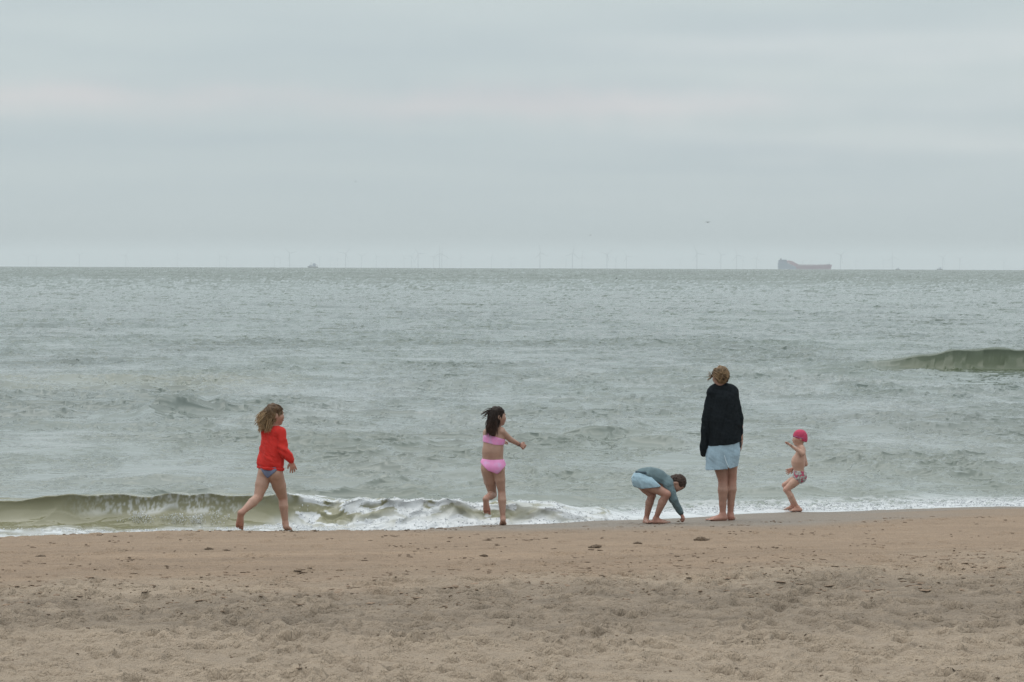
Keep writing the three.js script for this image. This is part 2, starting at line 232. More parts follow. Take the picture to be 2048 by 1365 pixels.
function foamAt(x, d, h) {
  const wd = waterAt(x), edge = d - wd - 0.1 * n2(x * 0.9, 4.2);
  let f = 0;
  const L = lace(x, d), soft = fbm(x * 0.35 + 2, d * 0.16 + 5, 4);
  if (d < 37) {
    const t = crestLine(x) - d, wt = whiteAt(x), A = crestA(x);
    const up = foamUp(x) - d + 0.22 * n2(x * 1.1, 3.1) + 0.1 * n2(x * 4, 7.7);
    f = Math.max(f, sst(-0.08, 0.3, up) * (0.45 + 0.55 * sst(-0.3, 0.12, fbm(x * 1.3, d * 2.6, 3) + 0.25 * L)));            // swash edge
    const hole = 1.3 * fbm(x * 2.3 + 5, d * 5.6, 4) + 0.3 * sst(0.02 + 0.1 * sst(0.7, 0.95, wt), 0.16 + 0.1 * sst(0.7, 0.95, wt), t) * sst(0.66, 0.4, t) - 0.5 * (wt - 0.74) - 0.14 * sst(0.5, 0.7, t);
    f = Math.max(f, sst(0.1, 0.35, wt) * sst(0.09, 0.04, hole) * sst(1.5, 0.7, Math.abs(t)) * (0.84 + 0.16 * L));
    f = Math.max(f, wt * sst(0.2, 0.04, Math.abs(t + 0.06)) * sst(-0.25, 0.2, n2(x * 3.1, 8) + 0.6 * n2(x * 9, d * 6) + 0.05) );
    // wisps on the still glassy part of the breaker
    const lip = sst(-5.3, -4.3, x) * sst(-2.7, -3.5, x), sc = 0.33 * (0.35 + 0.65 * sst(0.5, -0.5, n2(x * 1.9, 2.2) - lip * 0.4)); f = Math.max(f, lip * sst(sc, sc - 0.1, t) * sst(-0.1, 0.0, t) * sst(0.1, 0.9, 0.25 + 0.8 * n2(x * 19, t * 9) + 0.8 * n2(x * 48, t * 20) + 1.6 * sst(sc - 0.2, sc, t) * sst(-0.3, 0.4, n2(x * 2.6, 1))) * 0.55);
    f = Math.max(f, sst(0.5, 0.9, t) * sst(2.2, 1.0, t) * sst(0.72, 0.95, L) * 0.7);
    f = Math.max(f, sst(-0.5, 1.5, x) * sst(2.6, 0.2, edge) * sst(0.35, 0.75, L * 0.7 + 0.6 * fbm(x * 0.9, d * 1.1, 3) + 0.25));
  }
  // thin films of old foam
  const film = 0.7 * sst(0.0, 0.30, soft) * sst(34, 42, d) * sst(110, 62, d) + 1.3 * gauss(x, 8, 6) * gauss(d, 60, 8) * sst(-0.2, 0.2, soft) + 1.1 * gauss(x, -3.5, 5) * gauss(d, 53, 5) * sst(-0.2, 0.2, soft) + 0.8 * gauss(x, 3.2, 2.6) * gauss(d, 64, 2) * sst(-0.25, 0.2, soft);
  f = Math.max(f, MILK * (0.35 + 0.65 * sst(95, 50, d)) * sst(160, 60, d) * sst(29.2, 30.5, d) * clamp(0.75 + 0.9 * soft), clamp(film) * (0.12 + 0.15 * sst(0.3, 0.9, L)));
  return clamp(f);
}
{
  const D = []; let d = 22; while (d < 28.1) { D.push(d); d += 0.09; } while (d < 29.7) { D.push(d); d += 0.02; } while (d < 34) { D.push(d); d += 0.05; }
  while (d < 100) { D.push(d); d += 0.07 + (d - 34) * 0.0034; } while (d < 300) { D.push(d); d += d * d / 7500 * 0.26; } while (d < 6600) { D.push(d); d += d * d / 7500 * 0.75; } D.push(7200, 9000);
  const S = spread(0.222, 820, 1.6, 20), rows = D.length, cols = S.length, P = new Float32Array(rows * cols * 3), N = P.slice(), C = P.slice();
  for (let j = 0; j < rows; j++) for (let i = 0; i < cols; i++) {
    const d = D[j], x = S[i] * d, k = j * cols + i, minL = Math.min(0.9, d * 0.0002), e = Math.max(0.015, d * 0.0003);
    let p = seaPoint(x, d, minL); const ax = p.x, ay = p.y, az = p.z; p = seaPoint(x + e, d, minL); const bx = p.x - ax, by = p.y - ay, bz = p.z - az; p = seaPoint(x, d + e, minL); const cx = p.x - ax, cy = p.y - ay, cz = p.z - az;
    let nx = by * cz - bz * cy, ny = bz * cx - bx * cz, nz = bx * cy - by * cx; { const l = 1 / (Math.hypot(nx, ny, nz) || 1); nx *= l; ny *= l; nz *= l; }
    { nz += FAR_TILT * sst(80, 700, d); const l = 1 / Math.hypot(nx, ny, nz); nx *= l; ny *= l; nz *= l; }        // beyond the mesh's reach the shoreward faces of the waves are what shows
    P[3 * k] = ax; P[3 * k + 1] = ay; P[3 * k + 2] = az; N[3 * k] = nx; N[3 * k + 1] = ny; N[3 * k + 2] = nz;
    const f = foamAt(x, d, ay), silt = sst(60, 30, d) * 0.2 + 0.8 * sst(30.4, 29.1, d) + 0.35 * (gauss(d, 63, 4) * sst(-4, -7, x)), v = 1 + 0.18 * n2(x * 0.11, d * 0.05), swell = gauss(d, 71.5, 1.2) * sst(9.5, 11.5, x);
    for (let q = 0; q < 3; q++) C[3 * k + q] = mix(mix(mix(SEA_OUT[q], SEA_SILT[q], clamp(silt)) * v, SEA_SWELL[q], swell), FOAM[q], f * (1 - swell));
  }
  let flip = 0; for (let i = 0; i < 300; i++) if (N[3 * (i * 97 + 50) + 1] < 0) flip++;
  if (flip > 150) for (let i = 0; i < N.length; i++) N[i] = -N[i];
  const water = new THREE.MeshPhysicalMaterial({ vertexColors: true, roughness: 0.1, ior: 1.333, metalness: 0 });
  const m = part('sea', gridMesh(P, N, C, rows, cols), water, scene); tag(m, 'grey green choppy sea with a small breaker at the shore', null, null, 'structure'); m.castShadow = false;

}

// ---------------------------------------------------------------- smooth solids for people: distances joined with a soft minimum, meshed as one surface
class Solid {
  constructor(cell) { this.cell = cell; this.ops = []; this.cuts = []; this.bumps = null; }
  cap(a, b, ra, rb, k = 0.02) { this.ops.push({ t: 0, a, b, ra, rb, k }); return this; }
  chain(pts, radii, k = 0.02) { if (k <= 0.03) k *= 0.4; for (let i = 0; i + 1 < pts.length; i++) this.cap(pts[i], pts[i + 1], radii[i], radii[i + 1], k); return this; }
  ell(c, r, ax = [V(1, 0, 0), V(0, 1, 0), V(0, 0, 1)], k = 0.02) { this.ops.push({ t: 1, c, r, ax, k }); return this; }
  clip(poly, soft = 0) {                             // keep what lies inside a convex outline (points in order, seen from the beach)
    let s = 0; const n = poly.length; for (let i = 0; i < n; i++) { const p = poly[i], q = poly[(i + 1) % n]; s += p.x * q.y - q.x * p.y; }
    const edges = poly.map((p, i) => { const q = poly[(i + 1) % n], l = Math.hypot(q.x - p.x, q.y - p.y), w = Math.sign(s); return [w * (q.y - p.y) / l, -w * (q.x - p.x) / l, p.x, p.y]; });
    this.cuts.push((x, y) => { let m = -1e9; for (const e of edges) m = Math.max(m, (x - e[2]) * e[0] + (y - e[3]) * e[1]); return m; }); return this;
  }
  side(a, b, inside) { const l = Math.hypot(b.x - a.x, b.y - a.y); let nx = (b.y - a.y) / l, ny = -(b.x - a.x) / l; if ((inside.x - a.x) * nx + (inside.y - a.y) * ny > 0) { nx = -nx; ny = -ny; } this.cuts.push((x, y) => (x - a.x) * nx + (y - a.y) * ny); return this; }
  cut(f) { this.cuts.push(f); return this; }
  bump(f) { this.bumps = f; return this; }
  inflated(by, cell) { const s = new Solid(cell ?? this.cell); s.ops = this.ops.map((o) => o.t ? { ...o, r: o.r.map((v) => v + by) } : { ...o, ra: o.ra + by, rb: o.rb + by }); return s; }
  mesh() {
    const c = this.cell, lo = [1e9, 1e9, 1e9], hi = [-1e9, -1e9, -1e9];
    for (const o of this.ops) {
      const m = (o.t ? Math.max(...o.r) : Math.max(o.ra, o.rb)) + o.k, pts = o.t ? [o.c] : [o.a, o.b];
      o.lo = [1e9, 1e9, 1e9]; o.hi = [-1e9, -1e9, -1e9];
      for (const p of pts) [p.x, p.y, p.z].forEach((v, i) => { o.lo[i] = Math.min(o.lo[i], v - m - 3 * c); o.hi[i] = Math.max(o.hi[i], v + m + 3 * c); });
      for (let i = 0; i < 3; i++) { lo[i] = Math.min(lo[i], o.lo[i]); hi[i] = Math.max(hi[i], o.hi[i]); }
    }
    const n = [0, 1, 2].map((i) => Math.ceil((hi[i] - lo[i]) / c) + 2), [nx, ny, nz] = n, f = new Float32Array(nx * ny * nz).fill(1);
    for (const o of this.ops) {
      const i0 = o.lo.map((v, i) => Math.max(0, Math.floor((v - lo[i]) / c))), i1 = o.hi.map((v, i) => Math.min(n[i] - 1, Math.ceil((v - lo[i]) / c))), k = o.k;
      let ax, ay, az, bx, by, bz, bb; if (!o.t) { ax = o.a.x; ay = o.a.y; az = o.a.z; bx = o.b.x - ax; by = o.b.y - ay; bz = o.b.z - az; bb = bx * bx + by * by + bz * bz || 1e-9; }
      for (let z = i0[2]; z <= i1[2]; z++) for (let y = i0[1]; y <= i1[1]; y++) for (let x = i0[0]; x <= i1[0]; x++) {
        const px = lo[0] + x * c, py = lo[1] + y * c, pz = lo[2] + z * c; let d;
        if (o.t) { const qx = px - o.c.x, qy = py - o.c.y, qz = pz - o.c.z, [A, B, C] = o.ax; const u = qx * A.x + qy * A.y + qz * A.z, v = qx * B.x + qy * B.y + qz * B.z, w = qx * C.x + qy * C.y + qz * C.z; const [r0, r1, r2] = o.r; const k0 = Math.hypot(u / r0, v / r1, w / r2), k1 = Math.hypot(u / (r0 * r0), v / (r1 * r1), w / (r2 * r2)); d = k1 < 1e-9 ? -Math.min(r0, r1, r2) : k0 * (k0 - 1) / k1; }
        else { const qx = px - ax, qy = py - ay, qz = pz - az; let h = (qx * bx + qy * by + qz * bz) / bb; h = h < 0 ? 0 : h > 1 ? 1 : h; d = Math.hypot(qx - bx * h, qy - by * h, qz - bz * h) - (o.ra + (o.rb - o.ra) * h); }
        const at = (z * ny + y) * nx + x, e = f[at], g = Math.max(k - Math.abs(e - d), 0); f[at] = Math.min(e, d) - g * g / (4 * k);
      }
    }
    if (this.bumps || this.cuts.length) for (let z = 0, at = 0; z < nz; z++) for (let y = 0; y < ny; y++) for (let x = 0; x < nx; x++, at++) { if (f[at] > 0.06) continue; const px = lo[0] + x * c, py = lo[1] + y * c, pz = lo[2] + z * c; if (this.bumps) f[at] += this.bumps(px, py, pz); for (const q of this.cuts) { const v = q(px, py, pz); if (v > f[at]) f[at] = v; } }
    // naive surface nets
    const id = new Int32Array(nx * ny * nz).fill(-1), P = [], N = [], I = [], off = [0, 1, nx, nx + 1, nx * ny, nx * ny + 1, nx * ny + nx, nx * ny + nx + 1];
    for (let z = 0; z < nz - 1; z++) for (let y = 0; y < ny - 1; y++) for (let x = 0; x < nx - 1; x++) {
      const at = (z * ny + y) * nx + x, v = off.map((o) => f[at + o]); let m = 0; for (let i = 0; i < 8; i++) if (v[i] < 0) m |= 1 << i; if (m === 0 || m === 255) continue;
      let sx = 0, sy = 0, sz = 0, k = 0;
      for (let i = 0; i < 8; i++) for (const b of [1, 2, 4]) { if (i & b) continue; const j = i | b; if ((v[i] < 0) === (v[j] < 0)) continue; const t = v[i] / (v[i] - v[j]); sx += (i & 1) + (b === 1 ? t : 0); sy += (i >> 1 & 1) + (b === 2 ? t : 0); sz += (i >> 2 & 1) + (b === 4 ? t : 0); k++; }
      id[at] = P.length / 3; P.push(lo[0] + (x + sx / k) * c, lo[1] + (y + sy / k) * c, lo[2] + (z + sz / k) * c);
      const gx = v[1] + v[3] + v[5] + v[7] - v[0] - v[2] - v[4] - v[6], gy = v[2] + v[3] + v[6] + v[7] - v[0] - v[1] - v[4] - v[5], gz = v[4] + v[5] + v[6] + v[7] - v[0] - v[1] - v[2] - v[3], l = 1 / (Math.hypot(gx, gy, gz) || 1); N.push(gx * l, gy * l, gz * l);
    }
    const quad = (a, b, cc, d, flip) => { if (a < 0 || b < 0 || cc < 0 || d < 0) return; if (flip) I.push(a, cc, b, a, d, cc); else I.push(a, b, cc, a, cc, d); };
    for (let z = 1; z < nz - 1; z++) for (let y = 1; y < ny - 1; y++) for (let x = 1; x < nx - 1; x++) {
      const at = (z * ny + y) * nx + x, s = f[at] < 0;
      if (s !== f[at + 1] < 0) quad(id[at - nx - nx * ny], id[at - nx * ny], id[at], id[at - nx], !s);
      if (s !== f[at + nx] < 0) quad(id[at - 1 - nx * ny], id[at - nx * ny], id[at], id[at - 1], s);
      if (s !== f[at + nx * ny] < 0) quad(id[at - 1 - nx], id[at - nx], id[at], id[at - 1], !s);
    }
    const g = new THREE.BufferGeometry(); g.setAttribute('position', new THREE.Float32BufferAttribute(P, 3)); g.setAttribute('normal', new THREE.Float32BufferAttribute(N, 3)); g.setIndex(I); return g;
  }
}
function paint(g, f) { const p = g.attributes.position, c = new Float32Array(p.count * 3); for (let i = 0; i < p.count; i++) { const v = f(p.getX(i), p.getY(i), p.getZ(i)); c[3 * i] = v[0]; c[3 * i + 1] = v[1]; c[3 * i + 2] = v[2]; } g.setAttribute('color', new THREE.BufferAttribute(c, 3)); return g; }
const lerp = (a, b, t) => a.clone().lerp(b, t), dirOf = (a, b) => b.clone().sub(a).normalize();
function frameOf(forward, up) { const f = forward.clone().normalize(), r = f.clone().cross(up).normalize(), u = r.clone().cross(f); return { r, u, f }; }
const go = (p, ...steps) => { const q = p.clone(); for (let i = 0; i < steps.length; i += 2) q.addScaledVector(steps[i], steps[i + 1]); return q; };

// a hand of its own fine grid: palm, four unequal bent fingers, and a thumb from the side of the palm near the wrist
function handGeo(wrist, dir, back, side, size, curl, fan, thumb = 0.7) {           // back: out of the back of the hand; side: towards the thumb
  const s = new Solid(0.0033), d = dir.clone().normalize(), b = back.clone().addScaledVector(d, -back.dot(d)).normalize(), w = side.clone().addScaledVector(d, -side.dot(d)).addScaledVector(b, -side.dot(b)).normalize();
  s.cap(go(wrist, d, -0.02 * size / 0.15), go(wrist, d, 0.14 * size), 0.15 * size, 0.15 * size, 0.01);
  const root = (t) => go(wrist, d, size * (0.47 - 0.02 * Math.abs(t - 0.2)), w, size * 0.2 * t);
  for (const t of [-0.9, -0.3, 0.3, 0.9]) s.cap(go(wrist, d, 0.1 * size, w, size * 0.11 * t), root(t), 0.095 * size, 0.085 * size, 0.008);
  [[0.9, 0.43], [0.3, 0.48], [-0.3, 0.44], [-0.9, 0.34]].forEach(([t, L], i) => {
    let p = root(t), a = curl * (0.5 + 0.12 * i); const l = L * size; let q = p;
    for (const [seg, r0, r1] of [[0.45, 0.078, 0.07], [0.32, 0.07, 0.064], [0.23, 0.064, 0.052]]) {
      const v = d.clone().multiplyScalar(Math.cos(a)).addScaledVector(b, -Math.sin(a)).addScaledVector(w, fan * t * 0.5); v.normalize(); q = go(p, v, l * seg); s.cap(p, q, r0 * size, r1 * size, 0.0025); p = q; a += curl * 0.75;
    }
  });
  const t0 = go(wrist, d, 0.14 * size, w, 0.13 * size), v = d.clone().multiplyScalar(0.75).addScaledVector(w, thumb).addScaledVector(b, -0.25).normalize(), t1 = go(t0, v, 0.26 * size), v2 = d.clone().multiplyScalar(1).addScaledVector(w, thumb * 0.4).addScaledVector(b, -0.3 - 0.4 * curl).normalize(), t2 = go(t1, v2, 0.2 * size);
  s.cap(t0, t1, 0.09 * size, 0.078 * size, 0.006).cap(t1, t2, 0.078 * size, 0.06 * size, 0.003);
  return s.mesh();
}
function foot(s, ankle, heel, toe, wide, side, L, r) {                              // into a body; side: from the little toe to the big toe
  const d = dirOf(heel, toe), w = side.clone().addScaledVector(d, -side.dot(d)).normalize();
  s.cap(ankle, heel, r, r * 1.02, 0.018);
  const ball = go(heel, d, L * 0.62);
  s.cap(lerp(ankle, heel, 0.25), go(ball, w, wide * 0.12), r * 0.95, wide * 0.24, 0.022);
  s.cap(heel, go(ball, w, wide * 0.28), r * 0.85, wide * 0.27, 0.015).cap(heel, go(ball, w, -wide * 0.26), r * 0.85, wide * 0.24, 0.015);
  for (let i = 0; i < 5; i++) { const t = 0.42 - i * 0.21, len = L * (0.33 - 0.025 * i - (i === 4 ? 0.02 : 0)), q = go(ball, w, wide * t * 0.95); s.cap(q, go(q, d, len * 0.85), wide * (i ? 0.095 : 0.14), wide * (i ? 0.08 : 0.125), 0.005); }
}
function head(s, c, fr, h, ear = true) {                                            // h: half the height of the head
  const ax = [fr.r, fr.u, fr.f];
  s.ell(go(c, fr.u, 0.14 * h, fr.f, -0.08 * h), [0.70 * h, 0.82 * h, 0.86 * h], ax, 0.02);
  s.ell(go(c, fr.u, -0.32 * h, fr.f, 0.2 * h), [0.55 * h, 0.62 * h, 0.58 * h], ax, 0.03);
  s.ell(go(c, fr.u, -0.76 * h, fr.f, 0.52 * h), [0.25 * h, 0.2 * h, 0.22 * h], ax, 0.03);       // chin
  s.cap(go(c, fr.u, 0.06 * h, fr.f, 0.72 * h), go(c, fr.u, -0.26 * h, fr.f, 0.87 * h), 0.06 * h, 0.085 * h, 0.014); // nose
  s.ell(go(c, fr.u, -0.48 * h, fr.f, 0.76 * h), [0.22 * h, 0.09 * h, 0.09 * h], ax, 0.012);      // lips
  for (const q of [-1, 1]) { s.ell(go(c, fr.r, q * 0.33 * h, fr.u, -0.2 * h, fr.f, 0.55 * h), [0.2 * h, 0.2 * h, 0.17 * h], ax, 0.03); if (ear) s.ell(go(c, fr.r, q * 0.70 * h, fr.u, -0.08 * h, fr.f, -0.08 * h), [0.08 * h, 0.28 * h, 0.17 * h], ax, 0.008); }
}
function face(root, base, c, fr, h, parentMats) {                                   // eyes, brows and mouth as parts
  const ball = new THREE.SphereGeometry(0.13 * h, 12, 8), lid = new THREE.SphereGeometry(0.075 * h, 10, 6);
  for (const q of [-1, 1]) {
    const p = go(c, fr.r, q * 0.3 * h, fr.u, 0.02 * h, fr.f, 0.655 * h).sub(base), e = part('eye', ball, parentMats.eye, root); e.position.copy(p);
    const iris = part('iris', lid, parentMats.iris, e); iris.position.copy(fr.f).multiplyScalar(0.075 * h);
    const brow = part('eyebrow', new THREE.CapsuleGeometry(0.035 * h, 0.22 * h, 3, 8), parentMats.brow, root); brow.position.copy(go(c, fr.r, q * 0.32 * h, fr.u, 0.24 * h, fr.f, 0.74 * h).sub(base)); brow.quaternion.setFromUnitVectors(V(0, 1, 0), fr.r);
  }
  const m = part('mouth', new THREE.CapsuleGeometry(0.045 * h, 0.24 * h, 3, 8), parentMats.lip, root); m.position.copy(go(c, fr.u, -0.48 * h, fr.f, 0.84 * h).sub(base)); m.quaternion.setFromUnitVectors(V(0, 1, 0), fr.r);
}
// loose hair: thin tapering strands along given paths
function strands(list, tint, seed) {
  const P = [], N = [], C = [], I = [], r = rng(seed);
  for (const { pts, r0, r1 } of list) {
    const cv = new THREE.CatmullRomCurve3(pts), n = 11, k = 4, base = P.length / 3, t = 0.72 + 0.6 * r();
    for (let i = 0; i <= n; i++) {
      const u = i / n, p = cv.getPoint(u), tg = cv.getTangent(u), a = Math.abs(tg.y) > 0.9 ? V(1, 0, 0) : V(0, 1, 0), s = a.clone().cross(tg).normalize(), q = tg.clone().cross(s), rad = mix(r0, r1, u * u);
      for (let j = 0; j < k; j++) { const th = j / k * 6.283, nx = s.clone().multiplyScalar(Math.cos(th)).addScaledVector(q, Math.sin(th)); P.push(p.x + nx.x * rad, p.y + nx.y * rad, p.z + nx.z * rad); N.push(nx.x, nx.y, nx.z); const c = tint(u); C.push(c[0] * t, c[1] * t, c[2] * t); }
    }
    for (let i = 0; i < n; i++) for (let j = 0; j < k; j++) { const a = base + i * k + j, b = base + i * k + (j + 1) % k; I.push(a, b, b + k, a, b + k, a + k); }
  }
  const g = new THREE.BufferGeometry(); g.setAttribute('position', new THREE.Float32BufferAttribute(P, 3)); g.setAttribute('normal', new THREE.Float32BufferAttribute(N, 3)); g.setAttribute('color', new THREE.Float32BufferAttribute(C, 3)); g.setIndex(I); return g;
}
const M = {
  skin: new THREE.MeshPhysicalMaterial({ vertexColors: true, roughness: 0.55, sheen: 0.15, sheenColor: new THREE.Color(1, 0.8, 0.7) }),
  hair: new THREE.MeshPhysicalMaterial({ vertexColors: true, roughness: 0.6, specularIntensity: 0.35 }),
  cloth: new THREE.MeshPhysicalMaterial({ vertexColors: true, roughness: 0.92, sheen: 0.25, sheenRoughness: 0.6, sheenColor: new THREE.Color(0.5, 0.5, 0.5) }),
  swim: new THREE.MeshStandardMaterial({ vertexColors: true, roughness: 0.5 }),
  eye: new THREE.MeshStandardMaterial({ color: new THREE.Color(0.7, 0.68, 0.66), roughness: 0.2 }), iris: new THREE.MeshStandardMaterial({ color: new THREE.Color(0.05, 0.035, 0.025), roughness: 0.15 }),
  brow: new THREE.MeshStandardMaterial({ color: new THREE.Color(0.09, 0.055, 0.035), roughness: 0.9 }), lip: new THREE.MeshStandardMaterial({ color: new THREE.Color(0.38, 0.14, 0.12), roughness: 0.45 }),
  black: new THREE.MeshPhysicalMaterial({ vertexColors: true, roughness: 0.97, specularIntensity: 0.15 }),
  dark: new THREE.MeshStandardMaterial({ color: new THREE.Color(0.02, 0.02, 0.022), roughness: 0.5 }),
};
function skinPaint(tone, flush) {                                                    // flush: points round which the skin is redder
  return (x, y, z) => { let m = 1 + 0.1 * n3(x * 11, y * 11, z * 11) + 0.07 * n3(x * 45, y * 45, z * 45), k = 0; for (const [p, r, a] of flush) { const q = (x - p.x) ** 2 + (y - p.y) ** 2 + (z - p.z) ** 2; k = Math.max(k, a * Math.exp(-q / (r * r))); } return [tone[0] * m * (1 - 0.06 * k), tone[1] * m * (1 - 0.34 * k), tone[2] * m * (1 - 0.36 * k)]; };
}
const bare = (g) => { const o = g.clone(); for (const k of Object.keys(o.attributes)) if (!['position', 'normal', 'color'].includes(k)) o.deleteAttribute(k); return o; };
function onBase(name, geos, base, mat, parent) { const g = (Array.isArray(geos) ? mergeGeometries(geos.map(bare)) : geos); g.translate(-base.x, -base.y, -base.z); return part(name, g, mat, parent); }
const folds = (amp, f, seed) => (x, y, z) => amp * (0.7 * n3(x * f + seed, y * f * 0.8 + 0.4 * x * f, z * f) + 0.6 * (0.35 - Math.abs(n3(x * f * 0.9 + 9, y * f * 1.6 + x * f * 0.9 + seed, z * f * 0.9))));
const weave = (c, v = 0.1, f = 30) => (x, y, z) => { const m = 1 + v * n3(x * f, y * f, z * f) + v * 0.7 * n3(x * f * 4, y * f * 4, z * f * 4); return [c[0] * m, c[1] * m, c[2] * m]; };
// where a sight line measured in the photograph meets the beach
function onBeach(px, py) { let d = 22; for (; d < 34; d += 0.01) { const p = at(px, py, d); if (p.y < beachH(p.x, d)) return d; } return d; }

// ---------------------------------------------------------------- the people
const SKIN = [0.37, 0.222, 0.165];
const UP = V(0, 1, 0);
const yawDir = (deg, pitch = 0) => { const a = deg * Math.PI / 180, p = pitch * Math.PI / 180; return V(Math.sin(a) * Math.cos(p), Math.sin(p), -Math.cos(a) * Math.cos(p)); };   // 0 = out to sea, 90 = to the right
function scatter(n, seed, f) { const r = rng(seed), l = []; for (let i = 0; i < n; i++) { const s = f(r, i); if (s) l.push(s); } return l; }

// girl in a red sweater, running
{
  const D = 25.05, p = (px, py, dz = 0) => at(px, py, D - dz), base = p(556, 1059); base.y = beachH(base.x, D);
  const root = thing('person', base, 'running girl in a bright red sweater and blue bikini bottoms, hair blown sideways', 'person', null);
  const s = new Solid(0.0075), R = yawDir(125), B = yawDir(205);
  const hc = p(550, 830), hf = frameOf(yawDir(68, -4), UP.clone().addScaledVector(yawDir(60), 0.08)), hh = 0.104;
  head(s, hc, hf, hh);
  s.cap(p(549, 848), p(546, 862), 0.04, 0.044, 0.03).cap(p(533, 865, -0.05), p(560, 863, 0.05), 0.045, 0.045, 0.03);
  s.chain([p(536, 872, -0.03), p(535, 905, -0.02), p(531, 938, 0)], [0.06, 0.062, 0.07], 0.05).chain([p(553, 872, 0.03), p(550, 905, 0.03), p(551, 938, 0.04)], [0.062, 0.062, 0.07], 0.05);
  s.ell(p(531, 946, 0.035), [0.072, 0.075, 0.075], undefined, 0.03).ell(p(549.5, 948, 0.06), [0.074, 0.078, 0.078], undefined, 0.03);
  const kL = p(516, 995, 0.1), aL = p(484, 1025, 0.27), kR = p(565.5, 997, -0.08), aR = p(570.5, 1047, -0.06);
  s.chain([p(529, 950, 0.02), lerp(p(529, 950, 0.02), kL, 0.45), kL], [0.074, 0.066, 0.045], 0.03); s.chain([kL, lerp(kL, aL, 0.35), aL], [0.044, 0.047, 0.027], 0.02);
  s.chain([p(551.5, 952, 0.04), lerp(p(551.5, 952, 0.04), kR, 0.45), kR], [0.077, 0.069, 0.046], 0.03); s.chain([kR, go(lerp(kR, aR, 0.33), V(0, 0, 1), 0.012), aR], [0.044, 0.046, 0.027], 0.02);
  foot(s, aL, p(480.5, 1027, 0.29), p(478.5, 1054, 0.24), 0.078, V(1, 0, 0), 0.2, 0.027);
  { const hl = p(571.5, 1054.5, -0.04), t = go(hl, yawDir(6), 0.2); t.y = beachH(t.x, -t.z) + 0.02; hl.y = Math.max(hl.y, beachH(hl.x, -hl.z) + 0.02); foot(s, aR, hl, t, 0.078, V(-1, 0, -0.4), 0.2, 0.027); }
  const shR = p(560.5, 864, 0.06), eR = p(566, 902, 0.1), wR = p(582, 923, 0.09), shL = p(533, 866, -0.06), eL = p(529, 903, -0.16), wL = p(545, 912, -0.3);
  s.chain([shR, eR, wR], [0.038, 0.032, 0.022], 0.015).chain([shL, eL, wL], [0.038, 0.032, 0.022], 0.015);
  const skin = skinPaint(SKIN, [[kR, 0.05, 0.5], [kL, 0.05, 0.5], [aL, 0.08, 0.6], [aR, 0.06, 0.5], [p(479, 1050, 0.25), 0.1, 0.8], [wR, 0.12, 0.8], [p(560, 838), 0.06, 0.7]]);
  const bodyGeo = [s.mesh(), handGeo(wR, p(587, 937, 0.09).sub(p(583, 923, 0.09)), V(0.5, 0.2, 1), V(-1, -0.2, 0.3), 0.125, 0.22, 0.75, 0.9), handGeo(wL, V(0.6, 0.3, -0.6), V(0, 1, 0.3), V(0, 1, -0.5), 0.125, 0.8, 0.1)].map((g) => paint(g, skin));
  onBase('body', bodyGeo, base, M.skin, root); face(root, base, hc, hf, hh, M);
  const c = new Solid(0.0065);                      // the sweater
  c.chain([p(536, 869, -0.035), p(534, 900, -0.03), p(529, 926, 0.0)], [0.062, 0.068, 0.08], 0.05).chain([p(553, 868, 0.035), p(551, 900, 0.04), p(551.5, 929, 0.045)], [0.064, 0.072, 0.084], 0.05);
  c.cap(p(544, 880, 0), p(541, 928, 0.03), 0.08, 0.095, 0.05).cap(p(535, 866, -0.05), p(559, 864.5, 0.055), 0.055, 0.056, 0.04);
  c.chain([shR, lerp(shR, eR, 0.5), eR, p(577, 913, 0.1)], [0.052, 0.05, 0.052, 0.05], 0.018).chain([p(577, 913, 0.1), p(581, 918, 0.1)], [0.05, 0.033], 0.012).chain([shL, eL, wL], [0.05, 0.048, 0.032], 0.02);
  c.clip([p(470, 927), p(513, 934.5), p(567, 941), p(620, 948), p(620, 820), p(470, 820)]);
  c.bump((x, y, z) => folds(0.016, 13, 2)(x, y, z) + 0.007 * Math.sin((x * 0.55 + y) * 95) * sst(0.09, 0.0, Math.hypot(x - eR.x, y - eR.y)));
  const red = (x, y, z) => { const m = 1 + 0.08 * n3(x * 25, y * 25, z * 25); return [0.50 * m, 0.02 * m, 0.014 * m]; };
  const sw = onBase('sweater', paint(c.mesh(), red), base, M.cloth, root);
  const band = new Solid(0.006); band.chain([p(528, 932, 0.0), p(541, 934, 0.035), p(553, 936, 0.045)], [0.076, 0.094, 0.08], 0.05).clip([p(505, 931), p(505, 935.5), p(580, 943.5), p(580, 936.5)]); onBase('hem_band', paint(band.mesh(), red), base, M.cloth, sw);
  const cuff = new Solid(0.005); cuff.cap(p(579.5, 919.5, 0.1), p(582, 922.5, 0.095), 0.034, 0.029, 0.01); onBase('cuff', paint(cuff.mesh(), red), base, M.cloth, sw);
  const k = new Solid(0.006); k.ell(p(531, 946, 0.035), [0.077, 0.08, 0.08], undefined, 0.03).ell(p(549.5, 948, 0.06), [0.079, 0.083, 0.083], undefined, 0.03).chain([p(531, 938, 0), p(529, 950, 0.02)], [0.075, 0.078], 0.05).chain([p(551, 938, 0.04), p(551.5, 952, 0.04)], [0.076, 0.08], 0.05);
  k.clip([p(512, 928), p(516, 935), p(531, 950), p(535.5, 957), p(541, 952.5), p(556, 939), p(552, 930)]);
  onBase('bikini_bottom', paint(k.mesh(), weave([0.105, 0.125, 0.2], 0.12)), base, M.swim, root);
  const hb = new Solid(0.0065), ax = [hf.r, hf.u, hf.f];
  hb.ell(go(hc, hf.u, 0.022, hf.f, -0.02), [0.083, 0.094, 0.092], ax, 0.02).cap(p(541, 830), p(530, 841), 0.072, 0.042, 0.04).cap(p(541, 838), p(532, 857), 0.058, 0.03, 0.04);
